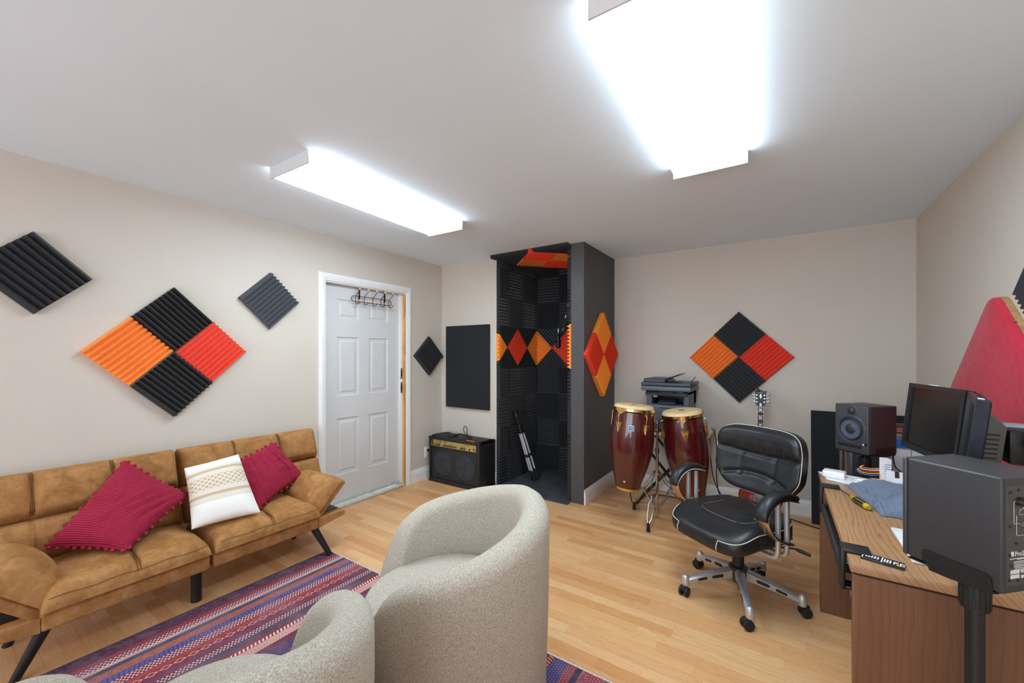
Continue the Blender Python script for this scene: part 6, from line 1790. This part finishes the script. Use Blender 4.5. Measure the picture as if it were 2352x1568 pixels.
# ------------------------------------------------------------------ booth microphone on a boom arm
def mic():
    t = thing('boom_microphone', 'black condenser microphone on a boom arm hanging inside the booth', 'microphone', (-1.925, 3.79, 1.46))
    j = V((-1.84, 3.86, 1.915)); e = V((-1.89, 3.83, 1.66)); wl = V((-1.70, 3.93, 1.93))
    emit('wall_mount', MB().rbox((-1.70, 3.90, 1.88), (-1.672, 3.96, 1.98), .005, 2), M_black, t)
    for o in (-.012, .012):
        emit('boom_rod', MB().tube([wl+V((0,0,o)), j+V((0,0,o))], .005, 8), M_black, t)
        emit('boom_rod', MB().tube([j+V((o,0,0)), e+V((o,0,0))], .005, 8), M_black, t)
    emit('boom_joint', MB().cyl(j+V((0,-.018,0)), j+V((0,.018,0)), .022, None, 16), M_hub, t)
    emit('boom_joint', MB().cyl(e+V((0,-.016,0)), e+V((0,.016,0)), .018, None, 16), M_hub, t)
    emit('arm_sticker', MB().cyl(j.lerp(e, .40)+V((-.012,0,0)), j.lerp(e, .52)+V((-.012,0,0)), .0062, None, 10), M_print, t, label='white sticker on the boom')
    c = V((-1.925, 3.775, 1.56))
    body = emit('mic_body', MB().lathe([(0, -.10), (.018, -.10), (.025, -.085), (.026, -.02), (.022, -.012), (.022, .05), (.014, .065), (0, .065)], 28, Matrix.Translation(c)), plain('mic_black', (20, 20, 22), .3), t)
    emit('grille', MB().lathe([(.0262, -.086), (.0268, -.075), (.0268, -.03), (.0262, -.022)], 28, Matrix.Translation(c), cap=False), plain('mic_mesh', (40, 40, 44), .35, .8, var=.3, nscale=500), body)
    emit('plug_shell', MB().cyl(c+V((0,0,.063)), c+V((0,0,.10)), .0085, None, 14), M_chrome, t)
    emit('plug_ring', MB().cyl(c+V((0,0,.098)), c+V((0,0,.116)), .0095, None, 14), plain('blue_ring', (36, 96, 226), .4), t, label='blue ring on the cable plug')
    cb = spline([c+V((0,0,.115)), c+V((.004,.0,.15)), c+V((.03,.01,.185)), c+V((.065,.02,.18)), c+V((.075,.03,.12)), c+V((.055,.04,.06))], 6)
    emit('mic_cable', MB().tube(cb, .0032, 8), M_rub, t)
    for z in (-.015, .04):
        emit('shock_ring', MB().tube([c+V((.042*cos(2*pi*i/28), .042*sin(2*pi*i/28), z)) for i in range(28)], .0032, 8, closed=True), M_black, t)
    for k in range(4):
        a = 2*pi*k/4+.4; o = V((cos(a)*.042, sin(a)*.042, 0))
        emit('shock_strut', MB().tube([c+o+V((0,0,-.055)), c+o+V((0,0,.045))], .0028, 8), M_black, t)
    emit('mount_arm', MB().tube([c+V((.04,.02,.03)), e], .006, 8), M_black, t)
    pf = c+V((-.065,-.02,-.0))
    emit('pop_filter', MB().tube([pf+V((.012*cos(2*pi*i/28), -.045*cos(2*pi*i/28), .055*sin(2*pi*i/28))) for i in range(28)], .003, 8, closed=True), M_black, t)
    emit('gooseneck', MB().tube(spline([pf+V((.012, -.045, 0)), pf+V((.05, -.03, .03)), c+V((.045, .0, .04))], 6), .003, 8), M_black, t)
mic()
WS = 2.8
# ------------------------------------------------------------------ camera, world, colour
cam = bpy.data.cameras.new('camera'); co = bpy.data.objects.new('camera', cam); COL.objects.link(co)
co.location = (0, 0, 1.39); co.rotation_euler = (R(90), 0, R(33.66))
cam.sensor_width = 36; cam.lens = 36*914.67/2352; cam.shift_y = 31/2352; cam.clip_start = .02
SC.camera = co
wd = bpy.data.worlds.new('world'); SC.world = wd; wd.use_nodes = True
wd.node_tree.nodes['Background'].inputs[0].default_value = (.82, .9, 1., 1)
wd.node_tree.nodes['Background'].inputs[1].default_value = WS
SC.view_settings.view_transform = 'Standard'; SC.view_settings.look = 'None'
SC.view_settings.gamma = 1; SC.view_settings.use_curve_mapping = False
SC.view_settings.exposure = 1.02
SC.cycles.max_bounces = 10; SC.cycles.diffuse_bounces = 6
